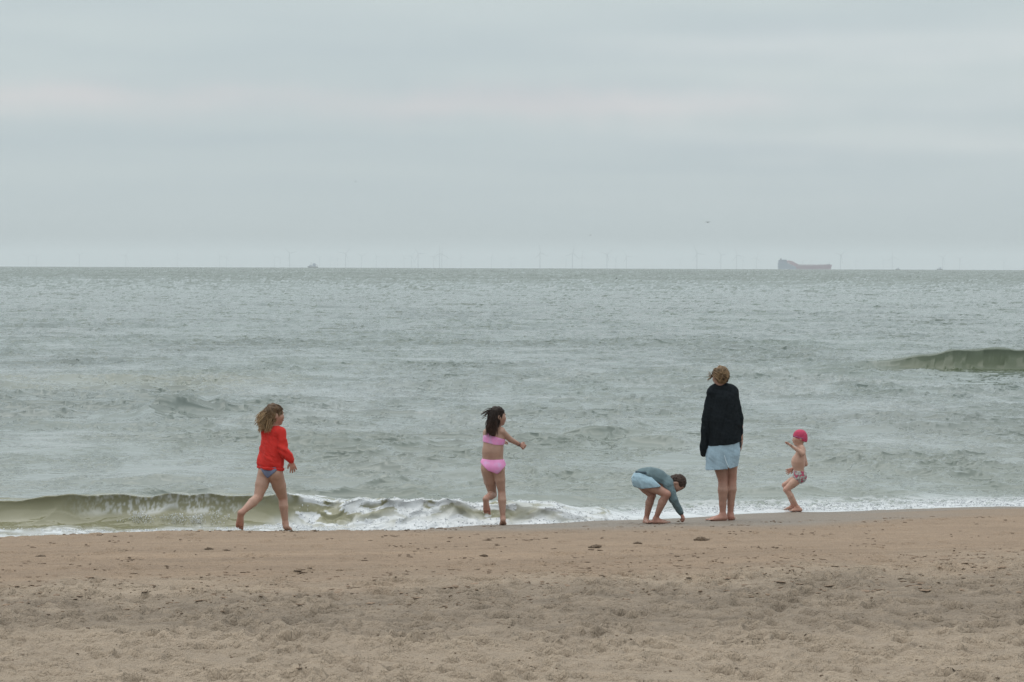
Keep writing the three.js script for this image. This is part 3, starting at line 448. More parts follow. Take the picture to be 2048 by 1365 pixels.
  hb.bump((x, y, z) => 0.012 * n3(x * 30 + y * 14, y * 16 - x * 9, z * 30)); hb.cut((x, y, z) => 0.036 - Math.hypot((x - p(563, 840).x) * 0.9, (y - p(563, 840).y) * 0.75, (z - hc.z) * 0.3)); 
  const tintA = (u) => mix3([0.12, 0.075, 0.045], [0.30, 0.205, 0.115], sst(0, 0.75, u)), r3 = (r, a) => V((r() - 0.5) * a, (r() - 0.5) * a, (r() - 0.5) * a);
  const hs = scatter(380, 3, (r) => { const th = r() * 6.283, ph = Math.acos(0.15 + 0.85 * r()), d = hf.r.clone().multiplyScalar(Math.sin(ph) * Math.cos(th)).addScaledVector(hf.f, Math.sin(ph) * Math.sin(th) * 0.8 - 0.3).addScaledVector(hf.u, Math.cos(ph)).normalize(), q = r();
    const end = q < 0.72 ? p(515 + r() * 26, 842 + r() * 26, (r() - 0.4) * 0.2) : p(508 + r() * 14, 832 + r() * 22, (r() - 0.5) * 0.2), a = go(hc, hf.u, 0.02, d, 0.088), m = lerp(a, end, 0.5).add(V(-0.008, 0.016 - 0.01 * r(), 0.02 * (r() - 0.3))).add(r3(r, 0.014)); return { pts: [a, m, lerp(m, end, 0.6).add(r3(r, 0.012)), end], r0: 0.0042, r1: 0.0012 }; });
  onBase('hair', [paint(hb.mesh(), (x, y, z) => { const t = 0.8 + 0.5 * n3(x * 60 + y * 30, y * 22, z * 60); const v = tintA(clamp((hc.y + 0.05 - y) * 4 + 0.2)); return v.map((q) => q * t * 0.8); }), strands(hs, tintA, 8)], base, M.hair, root);
}
function mix3(a, b, t) { return [mix(a[0], b[0], t), mix(a[1], b[1], t), mix(a[2], b[2], t)]; }

// girl in a pink bikini, running on her right foot with her left one kicked up
{
  const D = 28.2, p = (px, py, dz = 0) => at(px, py, D - dz), base = p(1004, 1051); base.y = beachH(base.x, D);
  const root = thing('person', base, 'running girl in a pink bikini with long dark hair, one arm stretched forward', 'person', null);
  const s = new Solid(0.0075), hc = p(996, 833), hf = frameOf(yawDir(72, -3), UP), hh = 0.106;
  head(s, hc, hf, hh);
  s.cap(p(994, 850), p(990, 862), 0.04, 0.045, 0.03).cap(p(974, 865, -0.04), p(1003, 862, 0.05), 0.044, 0.043, 0.03);
  s.chain([p(978, 876, -0.02), p(977, 903, 0), p(974.5, 933, 0)], [0.064, 0.06, 0.068], 0.05).chain([p(999, 876, 0.03), p(994.5, 903, 0.03), p(997, 933, 0.03)], [0.064, 0.056, 0.068], 0.05);
  s.ell(p(976, 936, 0.03), [0.075, 0.07, 0.07], undefined, 0.03).ell(p(996, 937, 0.05), [0.072, 0.07, 0.07], undefined, 0.03);
  const hL = p(975, 940, 0.02), kL = p(985.5, 990, -0.12), aL = p(973.5, 996, 0.12), hR = p(997, 940, 0.03), kR = p(1003.5, 984, 0.0), aR = p(1005.8, 1037, 0.06);
  s.chain([hL, lerp(hL, kL, 0.45), kL], [0.074, 0.068, 0.046], 0.03).chain([kL, lerp(kL, aL, 0.35), aL], [0.045, 0.047, 0.028], 0.02);
  s.chain([hR, lerp(hR, kR, 0.45), kR], [0.072, 0.06, 0.041], 0.03).chain([kR, go(lerp(kR, aR, 0.33), V(0, 0, 1), 0.01), aR], [0.041, 0.047, 0.026], 0.02);
  foot(s, aL, p(970.5, 999, 0.16), p(974, 1026, 0.13), 0.08, V(1, 0, 0), 0.2, 0.028);
  { const t = p(1007, 1051, -0.06); foot(s, aR, p(1006, 1041, 0.085), p(1006.5, 1051, -0.02), 0.078, V(-1, 0, 0), 0.14, 0.026); }
  const shR = p(1004, 864, 0.06), eR = p(1021, 880, 0.0), wR = p(1038.5, 889.5, -0.1), shL = p(974, 867, -0.05), eL = p(980, 893, -0.22), wL = p(1000, 885, -0.35);
  s.chain([shR, eR, wR], [0.038, 0.032, 0.022], 0.015).chain([shL, eL, wL], [0.036, 0.03, 0.021], 0.015);
  const skin = skinPaint(SKIN, [[kR, 0.06, 0.5], [kL, 0.06, 0.5], [aL, 0.09, 0.6], [aR, 0.08, 0.5], [p(972, 1022, 0.13), 0.1, 0.9], [wR, 0.12, 0.6], [p(1007, 845), 0.06, 0.6]]);
  onBase('body', [s.mesh(), handGeo(wR, p(1047, 893, -0.1).sub(wR), V(0.2, 0.4, 1), V(0.2, 1, -0.2), 0.12, 1.25, 0.15, 1.1), handGeo(wL, V(0.8, 0.2, -0.4), V(0, 1, 0.3), V(0, 0.5, 1), 0.12, 0.9, 0.1)].map((g) => paint(g, skin)), base, M.skin, root);
  face(root, base, hc, hf, hh, M);
  const pink = (x, y, z) => { const a = n3(x * 22, y * 22, z * 22), b = n3(x * 60 + 7, y * 60, z * 60), w = clamp(a * 0.7 + b * 0.3, 0, 1); return mix3([0.72, 0.22, 0.47], [0.62, 0.36, 0.60], clamp(w + 0.25)); };
  const t = new Solid(0.006); t.chain([p(978, 876, -0.02), p(977, 903, 0)], [0.07, 0.065], 0.05).chain([p(999, 876, 0.03), p(994.5, 903, 0.03)], [0.07, 0.061], 0.05).clip([p(960, 872), p(978, 869), p(1013, 880), p(1013, 889), p(1005, 893), p(990, 889.5), p(960, 889)]);
  const top = onBase('bikini_top', paint(t.mesh(), pink), base, M.swim, root);
  const st = new Solid(0.004); st.cap(p(977, 872, 0.055), p(976, 862, 0.01), 0.008, 0.007, 0.01); onBase('strap', paint(st.mesh(), pink), base, M.swim, top);
  const k = new Solid(0.006); k.chain([p(974.5, 925, 0), p(974.5, 933, 0), hL], [0.07, 0.074, 0.079], 0.05).chain([p(996.5, 925, 0.03), p(997, 933, 0.03), hR], [0.068, 0.074, 0.077], 0.05).ell(p(976, 936, 0.03), [0.081, 0.076, 0.076], undefined, 0.03).ell(p(996, 937, 0.05), [0.078, 0.076, 0.076], undefined, 0.03);
  k.clip([p(958, 918), p(968, 917.5), p(1005, 918.5), p(1012, 919), p(1012, 930), p(999, 944), p(990, 951.5), p(984.5, 949), p(976, 940.5), p(958, 934)]);
  onBase('bikini_bottom', paint(k.mesh(), pink), base, M.swim, root);
  const br = part('bracelet', new THREE.TorusGeometry(0.0235, 0.0045, 8, 24), M.dark, root); { const q = lerp(eR, wR, 0.93); br.position.copy(q).sub(base); br.quaternion.setFromUnitVectors(V(0, 0, 1), dirOf(eR, wR)); }
  const hb = new Solid(0.0065), ax = [hf.r, hf.u, hf.f];
  hb.ell(go(hc, hf.u, 0.022, hf.f, -0.018), [0.083, 0.092, 0.09], ax, 0.02).cap(p(988, 838), p(980, 858, 0.03), 0.078, 0.055, 0.04).cap(p(988, 845, 0.02), p(987, 869, 0.06), 0.055, 0.03, 0.04);
  hb.bump((x, y, z) => 0.011 * n3(x * 34 + 3, y * 12 - x * 5, z * 34)); hb.cut((x, y, z) => 0.04 - Math.hypot((x - p(1011, 843).x) * 0.85, (y - p(1011, 843).y) * 0.6, (z - hc.z) * 0.3));
  const tintB = (u) => mix3([0.026, 0.017, 0.014], [0.06, 0.034, 0.026], sst(0.2, 1, u));
  const hs = scatter(260, 13, (r) => { const th = r() * 6.283, ph = Math.acos(0.2 + 0.8 * r()), d = hf.r.clone().multiplyScalar(Math.sin(ph) * Math.cos(th)).addScaledVector(hf.f, Math.sin(ph) * Math.sin(th) * 0.8 - 0.3).addScaledVector(hf.u, Math.cos(ph)).normalize(), w = r();
    const end = w < 0.93 ? p(970 + r() * 26, 852 + r() * 22 + (r() < 0.4 ? 0 : 0), 0.02 + r() * 0.1) : p(961 + r() * 10, 822 + r() * 18, r() * 0.05), a = go(hc, hf.u, 0.02, d, 0.086), m = lerp(a, end, 0.45).add(V(-0.018 * r(), 0.012, 0.02 * r())); return { pts: [a, m, lerp(m, end, 0.55).add(V((r() - 0.5) * 0.035, (r() - 0.5) * 0.02, (r() - 0.3) * 0.02)), end], r0: 0.004, r1: 0.0012 }; });
  onBase('hair', [paint(hb.mesh(), (x, y, z) => { const q = 0.9 + 0.5 * n3(x * 60, y * 20, z * 60); return tintB(clamp((hc.y + 0.04 - y) * 4)).map((v) => v * q); }), strands(hs, tintB, 18)], base, M.hair, root);
}

// boy bent double, picking something up from the wet sand
{
  const D = onBeach(1310, 1047.5), p = (px, py, dz = 0) => at(px, py, D - dz), base = p(1308, 1048); base.y = beachH(base.x, D);
  const root = thing('person', base, 'boy in a grey green sweatshirt and pale blue shorts bending down to the sand', 'person', null);
  const s = new Solid(0.0075), hc = p(1355, 968), hf = frameOf(V(0.12, -1, 0.12), V(0.95, 0.25, 0.0)), hh = 0.098;
  head(s, hc, hf, hh);
  const shR = p(1336, 971, 0.1), shL = p(1337, 970, -0.12), eR = p(1349, 1001, 0.13), wR = p(1362.5, 1028, 0.06), eL = p(1346, 1000, -0.14), wL = p(1360, 1026, -0.06);
  s.cap(p(1339, 968), p(1347, 968), 0.04, 0.042, 0.03).cap(shR, shL, 0.045, 0.045, 0.03);
  for (const q of [-0.045, 0.045]) s.chain([p(1333, 967, q), p(1308, 957, q), p(1284, 955, q)], [0.062, 0.065, 0.072], 0.05);
  const hR = p(1281, 962, 0.07), kR = p(1334, 989, 0.16), aR = p(1312, 1037, 0.08), hL = p(1280, 963, -0.07), kL = p(1304.5, 991, -0.02), aL = p(1293, 1037, -0.06);
  s.chain([hR, lerp(hR, kR, 0.5), kR], [0.07, 0.058, 0.043], 0.03).chain([kR, go(lerp(kR, aR, 0.33), V(-1, 0, 0), 0.01), aR], [0.042, 0.045, 0.025], 0.02);
  s.chain([hL, lerp(hL, kL, 0.5), kL], [0.07, 0.058, 0.042], 0.03).chain([kL, go(lerp(kL, aL, 0.33), V(-1, 0, 0), 0.008), aL], [0.041, 0.044, 0.025], 0.02);
  const set = (q, up = 0.016) => { q.y = beachH(q.x, -q.z) + up; return q; };
  foot(s, aR, set(p(1308, 1045, 0.08), 0.022), set(p(1331, 1046.5, 0.12)), 0.075, V(0.1, 0, -1), 0.19, 0.024);
  foot(s, aL, set(p(1290.5, 1046, -0.05), 0.022), set(p(1300, 1049, 0.09)), 0.075, V(-0.8, 0, 0.3), 0.19, 0.024);
  s.chain([shR, eR, wR], [0.036, 0.03, 0.021], 0.015).chain([shL, eL, wL], [0.036, 0.03, 0.021], 0.015);
  const skin = skinPaint([0.35, 0.2, 0.15], [[kR, 0.07, 0.7], [kL, 0.06, 0.6], [aL, 0.09, 0.7], [aR, 0.09, 0.7], [wR, 0.14, 0.9], [p(1352, 980), 0.05, 0.6]]);
  onBase('body', [s.mesh(), handGeo(wR, V(0.45, -0.8, 0), V(0.9, 0.4, 0.35), V(-0.3, 0, -1), 0.115, 0.75, 0.2, 0.5), handGeo(wL, V(0.5, -0.8, 0), V(0.8, 0.5, -0.3), V(-0.3, 0, 1), 0.115, 0.75, 0.2, 0.5)].map((g) => paint(g, skin)), base, M.skin, root);
  face(root, base, hc, hf, hh, M);
  const teal = (x, y, z) => weave([0.105, 0.155, 0.172], 0.16)(x, y, z), c = new Solid(0.0065);
  for (const q of [-0.05, 0.05]) c.chain([p(1335, 966, q), p(1312, 954.5, q), p(1294, 953, q), p(1281, 955, q)], [0.072, 0.078, 0.08, 0.074], 0.06);
  c.cap(shR, shL, 0.058, 0.058, 0.04);
  const sl = new Solid(0.0065); sl.chain([lerp(shR, shL, 0.15), shR, lerp(shR, eR, 0.5), eR, lerp(eR, wR, 0.75), p(1361, 1025, 0.065)], [0.056, 0.055, 0.047, 0.043, 0.036, 0.029], 0.018).chain([lerp(shL, shR, 0.15), shL, eL, p(1359, 1024, -0.06)], [0.056, 0.052, 0.043, 0.03], 0.018).bump(folds(0.009, 17, 5));
  c.side(p(1272.5, 943.5), p(1307, 959.5), p(1330, 950)); c.bump(folds(0.013, 14, 5));
  const sw = onBase('sweatshirt', [c.mesh(), sl.mesh()].map((g) => paint(g, teal)), base, M.cloth, root);
  const hem = new Solid(0.006); hem.chain([p(1273, 944.8, 0.1), p(1290, 945.8, 0.13), p(1300, 952.5, 0.135), p(1307, 958.5, 0.13)], [0.012, 0.014, 0.014, 0.012], 0.01); hem.chain([p(1273, 944.8, 0.1), p(1273, 943.8, 0.0), p(1274, 945, -0.1)], [0.012, 0.012, 0.012], 0.01);
  onBase('hem_band', paint(hem.mesh(), weave([0.05, 0.08, 0.1], 0.1)), base, M.cloth, sw);
  const cf = new Solid(0.005); cf.cap(p(1360, 1023.5, 0.066), p(1362, 1026.5, 0.06), 0.032, 0.03, 0.01); onBase('cuff', paint(cf.mesh(), weave([0.05, 0.07, 0.075], 0.1)), base, M.cloth, sw);
  const k = new Solid(0.0065); k.chain([p(1283, 957, 0.05), p(1280, 962, 0.07), p(1295, 968, 0.1), p(1314, 976, 0.13)], [0.088, 0.09, 0.085, 0.082], 0.04).chain([p(1283, 957, -0.05), p(1280, 963, -0.07), p(1291, 978, -0.05)], [0.088, 0.09, 0.082], 0.04);
  k.clip([p(1262, 955), p(1272, 942.5), p(1287, 942.5), p(1297, 948), p(1321, 971), p(1317, 971.5), p(1294, 979), p(1266, 972.5)]); k.bump(folds(0.011, 15, 11));
  onBase('shorts', paint(k.mesh(), weave([0.29, 0.41, 0.485], 0.1)), base, M.cloth, root);
  const hb = new Solid(0.006), ax = [hf.r, hf.u, hf.f]; hb.ell(go(hc, hf.u, 0.02, hf.f, -0.016), [0.077, 0.081, 0.086], ax, 0.02).ell(go(hc, hf.u, -0.025, hf.f, -0.038), [0.07, 0.07, 0.062], ax, 0.02); hb.bump((x, y, z) => 0.007 * n3(x * 50, y * 50, z * 50) + 0.003 * n3(x * 120, y * 120, z * 120));
  hb.cut((x, y, z) => { const q = V(x, y, z).sub(hc); const f = q.dot(hf.f), u = q.dot(hf.u); return Math.max(f - 0.045 - 0.02 * sst(0, 0.06, u), Math.min(f + 0.005, -u + 0.012)); });
  onBase('hair', paint(hb.mesh(), (x, y, z) => { const q = 0.85 + 0.6 * n3(x * 90, y * 90, z * 90); return [0.05 * q, 0.031 * q, 0.024 * q]; }), base, M.hair, root);
}

// woman standing with her back to us
{
  const D = onBeach(1448, 1042), p = (px, py, dz = 0) => at(px, py, D - dz), base = p(1448, 1042); base.y = beachH(base.x, D);
  const root = thing('person', base, 'standing woman in a black sweater and pale blue denim skirt, seen from behind', 'person', null);
  const s = new Solid(0.008), hc = p(1440.5, 753), hf = frameOf(yawDir(-22, -14), UP), hh = 0.113;
  head(s, hc, hf, hh);
  s.cap(p(1441, 765, 0.01), p(1443, 782, 0.01), 0.05, 0.055, 0.03).cap(p(1425, 790, 0.02), p(1465, 788, -0.02), 0.045, 0.045, 0.04);
  s.chain([p(1434, 800), p(1435, 850), p(1434, 900)], [0.09, 0.085, 0.1], 0.06).chain([p(1459, 800), p(1459, 850), p(1459, 900)], [0.09, 0.085, 0.1], 0.06);
  const hL = p(1435, 905, 0.0), kL = p(1446, 960, -0.01), aL = p(1445.8, 1030, 0.01), hR = p(1461, 903, -0.02), kR = p(1464.2, 957, -0.05), aR = p(1461, 1030, -0.06);
  s.chain([hL, lerp(hL, kL, 0.5), kL], [0.09, 0.075, 0.054], 0.03).chain([kL, go(lerp(kL, aL, 0.3), V(0, 0, 1), 0.014), lerp(kL, aL, 0.7), aL], [0.05, 0.056, 0.041, 0.033], 0.03);
  s.chain([hR, lerp(hR, kR, 0.5), kR], [0.09, 0.072, 0.052], 0.03).chain([kR, go(lerp(kR, aR, 0.3), V(0, 0, 1), 0.014), lerp(kR, aR, 0.7), aR], [0.05, 0.055, 0.039, 0.032], 0.03);
  const set = (q, up = 0.02) => { q.y = beachH(q.x, -q.z) + up; return q; };
  foot(s, aL, set(p(1449, 1040, 0.02), 0.03), set(p(1419, 1044, 0.1), 0.016), 0.09, V(0.2, 0, -1), 0.235, 0.034);
  foot(s, aR, set(p(1462, 1039, -0.04), 0.03), set(go(p(1462, 1039, -0.04), yawDir(8), 0.23), 0.016), 0.09, V(-1, 0, 0), 0.235, 0.034);
  const shR = p(1467, 791, -0.02), eR = p(1480, 836, 0.01), wR = p(1481.5, 884, -0.05), shL = p(1423, 792, 0.02), eL = p(1413.5, 838, 0.03), wL = p(1409, 886, 0.0);
  s.chain([shR, eR, wR], [0.045, 0.038, 0.026], 0.02).chain([shL, eL, wL], [0.045, 0.038, 0.026], 0.02);
  const skin = skinPaint([0.36, 0.205, 0.152], [[kR, 0.09, 0.6], [kL, 0.09, 0.5], [aL, 0.13, 0.6], [aR, 0.12, 0.7], [p(1430, 1043), 0.14, 0.9], [p(1462, 1040), 0.1, 0.9], [p(1441, 768), 0.05, 0.3]]);
  onBase('body', [s.mesh(), handGeo(wL, V(-0.1, -1, 0), V(-1, 0, 0.4), V(-0.3, 0, -1), 0.15, 0.9, 0.05, 0.4), handGeo(wR, V(0, -1, -0.1), V(1, 0, 0.2), V(-0.1, 0, -1), 0.165, 0.6, 0.05, 0.5)].map((g) => paint(g, skin)), base, M.skin, root);
  face(root, base, hc, hf, hh, M);
  const c = new Solid(0.007);
  c.chain([p(1433, 793, 0.01), p(1435, 840, 0.01), p(1434, 890, 0.01)], [0.09, 0.098, 0.1], 0.06).chain([p(1460, 791, -0.01), p(1462, 840, -0.01), p(1465, 888, -0.01)], [0.09, 0.1, 0.102], 0.06).cap(p(1448, 800, 0.01), p(1449, 888, 0.03), 0.12, 0.125, 0.06);
  c.cap(p(1430, 781, 0.015), p(1460, 779.5, -0.015), 0.062, 0.062, 0.04).cap(p(1424, 786, 0.02), p(1466, 784.5, -0.02), 0.06, 0.06, 0.04).cap(p(1433, 776, 0.02), p(1451, 775.5, 0.01), 0.048, 0.048, 0.03).cap(p(1436, 776, -0.02), p(1448, 776, -0.02), 0.048, 0.048, 0.03);
  c.chain([shL, lerp(shL, eL, 0.5), eL, lerp(eL, wL, 0.6), p(1408, 897, 0.0), p(1407.5, 906, -0.01)], [0.058, 0.06, 0.057, 0.053, 0.048, 0.034], 0.014).chain([shR, lerp(shR, eR, 0.5), eR, lerp(eR, wR, 0.6), p(1480.5, 880, -0.05)], [0.056, 0.051, 0.042, 0.036, 0.03], 0.02);
  c.side(p(1402, 909), p(1487, 881), p(1440, 800)).bump(folds(0.014, 10, 7));
  c.cut((x, y) => x > p(1417.5, 890).x && x < p(1477, 890).x ? (p(1447, mix(892.5, 886, clamp((x - p(1417.5, 890).x) / 0.35))).y - y) : -1);
  const sw = onBase('sweater', paint(c.mesh(), (x, y, z) => { const m = 1 + 0.35 * n3(x * 40, y * 40, z * 40) + 0.4 * n3(x * 130, y * 130, z * 130); return [0.012 * m, 0.0155 * m, 0.0185 * m]; }), base, M.black, root);
  for (const [a, b, r] of [[p(1408, 901), p(1407.5, 908), 0.04], [p(1480.8, 877, -0.05), p(1480.8, 881, -0.05), 0.033]]) { const cf = new Solid(0.006); cf.cap(a, b, r, r * 0.9, 0.01); onBase('cuff', paint(cf.mesh(), (x, y, z) => [0.010, 0.012, 0.013]), base, M.black, sw); }
  // flared denim skirt with a slit
  const k = new Solid(0.007); const hemL = 941.5, hemR = 936;
  k.chain([p(1436, 885, 0.01), p(1434, 910, 0.01), p(1432, 945, 0.02)], [0.1, 0.108, 0.12], 0.06).chain([p(1462, 885, -0.01), p(1461, 910, -0.01), p(1459.5, 945, -0.02)], [0.1, 0.105, 0.108], 0.06).cap(p(1448, 890, 0.02), p(1447, 945, 0.03), 0.12, 0.125, 0.06);
  k.clip([p(1395, 870), p(1410.5, 940.5), p(1432, 942.5), p(1457, 936.5), p(1475, 935), p(1486, 870)]);
  k.bump((x, y, z) => folds(0.008, 11, 21)(x, y, z) + 0.006 * Math.sin(x * 55 + y * 6) * sst(p(0, 890).y, p(0, 940).y, y));
  k.cut((x, y, z) => { const a = p(1456.5, 938), t = clamp((a.y - y) / 0.1 + 1); return z > a.z ? 0.004 + 0.006 * clamp((y < a.y + 0.05) ? 1 - (y - a.y) / 0.05 : 0) - Math.abs(x - a.x + (y - a.y) * 0.42) - 0.35 * Math.max(0, y - a.y - 0.03) : -1; });
  const denim = (x, y, z) => { const m = 1 + 0.08 * n3(x * 22, y * 22, z * 22) + 0.12 * n3(x * 120, y * 60, z * 120); return [0.30 * m, 0.41 * m, 0.49 * m]; };
  const sk = onBase('skirt', paint(k.mesh(), denim), base, M.cloth, root);
  const seam = new Solid(0.004); { const q = (px, py) => p(px, py, 0.165); seam.chain([q(1449, 912), q(1452, 923), q(1457.5, 935)], [0.005, 0.006, 0.006], 0.005); } onBase('seam', paint(seam.mesh(), (x, y, z) => [0.5, 0.6, 0.66]), base, M.cloth, sk);
  const pk = new Solid(0.005); pk.cap(p(1481.5, 886, 0.0), p(1481, 894, 0.0), 0.014, 0.012, 0.005); onBase('pocket_flap', pk.mesh(), base, M.dark, root);
  const hb = new Solid(0.0065), ax = [hf.r, hf.u, hf.f]; hb.ell(go(hc, hf.u, 0.022, hf.f, -0.02), [0.084, 0.088, 0.094], ax, 0.02).ell(go(hc, hf.u, -0.005, hf.f, -0.035), [0.08, 0.06, 0.07], ax, 0.03).ell(p(1445, 755.5, 0.09), [0.05, 0.045, 0.045], undefined, 0.03).ell(p(1452, 757, 0.05), [0.03, 0.045, 0.05], undefined, 0.03);
  hb.bump((x, y, z) => 0.014 * n3(x * 34 + y * 20, y * 26, z * 34) + 0.006 * n3(x * 90, y * 90, z * 90));
  const tw = (u) => mix3([0.075, 0.046, 0.026], [0.25, 0.165, 0.09], sst(0, 1, u));
  const bun = p(1445.5, 756, 0.1), hs = scatter(240, 23, (r) => { const th = r() * 6.283, ph = Math.acos(r()), d = V(Math.sin(ph) * Math.cos(th), Math.cos(ph) * 0.9, Math.sin(ph) * Math.sin(th)), q = r(); const a = go(hc, UP, 0.024, d, 0.09);
    if (q < 0.1) { const e = p(1412 + r() * 14, 742 + r() * 22, 0.02 * r()); return { pts: [go(hc, V(-1, 0, 0.3), 0.08), lerp(go(hc, V(-1, 0, 0.3), 0.085), e, 0.5).add(V(0, 0.02 * (r() - 0.3), 0)), e], r0: 0.003, r1: 0.0012 }; }
    if (q < 0.5) { const w = r() * 6.283, e = bun.clone().add(V(Math.cos(w) * 0.055, Math.sin(w) * 0.05, 0.02 + 0.02 * r())); return { pts: [a, lerp(a, e, 0.5).addScaledVector(dirOf(hc, lerp(a, e, 0.5)), 0.03), e], r0: 0.004, r1: 0.003 }; }
    const w = r() * 6.283, dx = (r() - 0.5) * 0.05, dy = (r() - 0.5) * 0.05, k = 0.5 + 0.6 * r(), q1 = (t) => bun.clone().add(V(dx + Math.cos(w + t) * 0.045 * k, dy + Math.sin(w + t) * 0.04 * k, -0.012 + 0.014 * t * r())); return { pts: [q1(0), q1(0.7), q1(1.4), q1(2.1)], r0: 0.0042, r1: 0.003 }; });
  onBase('hair', [paint(hb.mesh(), (x, y, z) => { const q = 0.75 + 0.7 * n3(x * 70, y * 50, z * 70); return tw(clamp(0.35 + (y - hc.y) * 3)).map((v) => v * q); }), strands(hs, tw, 28)], base, M.hair, root);
}

// small child in a bathing cap at the edge of the water
{
  const D = Math.min(onBeach(1594, 1022.5), 30.45), p = (px, py, dz = 0) => at(px, py, D - dz), base = p(1592, 1022); base.y = Math.max(beachH(base.x, D), -0.01);
  const root = thing('person', base, 'small child in a pink bathing cap and patterned swim trunks, knees bent, hand raised', 'person', null);
  const s = new Solid(0.0068), hc = p(1599.5, 876), hf = frameOf(yawDir(-88, -4), UP), hh = 0.098;
  head(s, hc, hf, hh);
  s.cap(p(1600.5, 889), p(1602, 897), 0.036, 0.04, 0.03);
  for (const q of [-0.04, 0.04]) s.chain([p(1602, 904, q), p(1598.5, 924, q), p(1598.5, 946, q)], [0.056, 0.062, 0.056], 0.05); s.ell(p(1592.5, 925), [0.05, 0.075, 0.075], undefined, 0.05);
  s.cap(p(1603, 900, 0.085), p(1603, 900, -0.085), 0.035, 0.035, 0.03);
  for (const q of [-0.04, 0.04]) s.ell(p(1603, 955, q), [0.058, 0.056, 0.058], undefined, 0.03);
  const hL = p(1599, 957, 0.05), kL = p(1572.5, 980, 0.07), aL = p(1594.5, 1015, 0.05), hR = p(1597, 957, -0.05), kR = p(1570, 971, -0.06), aR = p(1587, 1011, -0.06);
  s.chain([hL, lerp(hL, kL, 0.5), kL], [0.062, 0.05, 0.036], 0.03).chain([kL, go(lerp(kL, aL, 0.35), V(1, 0, 0), 0.008), aL], [0.035, 0.038, 0.024], 0.02);
  s.chain([hR, lerp(hR, kR, 0.5), kR], [0.062, 0.05, 0.036], 0.03).chain([kR, go(lerp(kR, aR, 0.35), V(1, 0, 0), 0.008), aR], [0.035, 0.038, 0.024], 0.02);
  foot(s, aL, p(1601, 1020.5, 0.06), p(1586, 1021.5, 0.07), 0.062, V(0, 0, -1), 0.145, 0.023); foot(s, aR, p(1589, 1015.5, -0.06), p(1570.5, 1018.5, -0.06), 0.062, V(0, 0, 1), 0.145, 0.023);
  const shL = p(1604, 896, 0.09), eL = p(1606, 908, 0.13), wL = p(1584.5, 893.5, 0.12), shR = p(1604, 898, -0.08), eR = p(1611.5, 929, -0.1), wR = p(1586, 938, -0.12);
  s.chain([shL, eL, wL], [0.034, 0.03, 0.019], 0.015).chain([shR, eR, wR], [0.034, 0.028, 0.019], 0.015);
  const skin = skinPaint([0.43, 0.255, 0.19], [[kR, 0.05, 0.7], [kL, 0.05, 0.6], [aL, 0.08, 0.7], [aR, 0.08, 0.8], [wR, 0.12, 0.8], [p(1572, 884, 0.12), 0.06, 0.5], [p(1592, 882), 0.05, 0.5]]);
  onBase('body', [s.mesh(), handGeo(wL, p(1570, 883).sub(p(1584.5, 893.5)), V(0.5, 0.7, -0.3), V(0.4, 0.6, 0.3), 0.105, 0.12, 0.4, 1.1), handGeo(wR, V(-0.8, -0.45, 0), V(0.2, 0.3, 0.9), V(0.4, -0.8, 0), 0.105, 0.2, 0.8, 1.0)].map((g) => paint(g, skin)), base, M.skin, root);
  face(root, base, hc, hf, hh, M);
  const cap = new Solid(0.0055), ax = [hf.r, hf.u, hf.f]; cap.ell(go(hc, hf.u, 0.018, hf.f, -0.008), [0.076, 0.084, 0.088], ax, 0.02).ell(go(hc, hf.u, -0.02, hf.f, -0.03), [0.071, 0.07, 0.066], ax, 0.02);
  cap.cut((x, y, z) => { const q = V(x, y, z).sub(hc), f = q.dot(hf.f), u = q.dot(hf.u); return 0.012 + (f - 0.07) * 0.5 - u; }); cap.bump((x, y, z) => 0.003 * n3(x * 50, y * 50, z * 50));
  const cp = onBase('bathing_cap', paint(cap.mesh(), weave([0.42, 0.045, 0.1], 0.1)), base, M.cloth, root);
  const strap = new THREE.TorusGeometry(0.0775, 0.006, 8, 40); const bm = part('goggle_strap', strap, new THREE.MeshStandardMaterial({ color: new THREE.Color(0.28, 0.06, 0.16), roughness: 0.5 }), cp); bm.position.copy(go(hc, hf.u, 0.004, hf.f, -0.006).sub(base)); bm.quaternion.setFromUnitVectors(V(0, 0, 1), go(hf.u, hf.f, -0.28).normalize()); bm.scale.set(1.08, 1.0, 1);
  const k = new Solid(0.0055); for (const q of [-0.04, 0.04]) k.chain([p(1599.5, 940, q), p(1599, 951, q), p(1598, 958, q * 1.25)], [0.063, 0.066, 0.068], 0.05).ell(p(1603, 955, q), [0.064, 0.062, 0.064], undefined, 0.03);
  k.clip([p(1580, 945), p(1590, 941), p(1616, 943), p(1616, 960), p(1606, 968), p(1598, 966.5), p(1580, 953)]);
  onBase('swim_trunks', paint(k.mesh(), (x, y, z) => { const a = n3(x * 34 + 2, y * 34, z * 34), b = n3(x * 48 + 9, y * 48 + 4, z * 48); return a > 0.12 ? [0.38, 0.045, 0.10] : b > 0.1 ? [0.42, 0.45, 0.40] : Math.abs(a) < 0.07 ? [0.09, 0.075, 0.085] : [0.29, 0.25, 0.25]; }), base, M.swim, root);
}

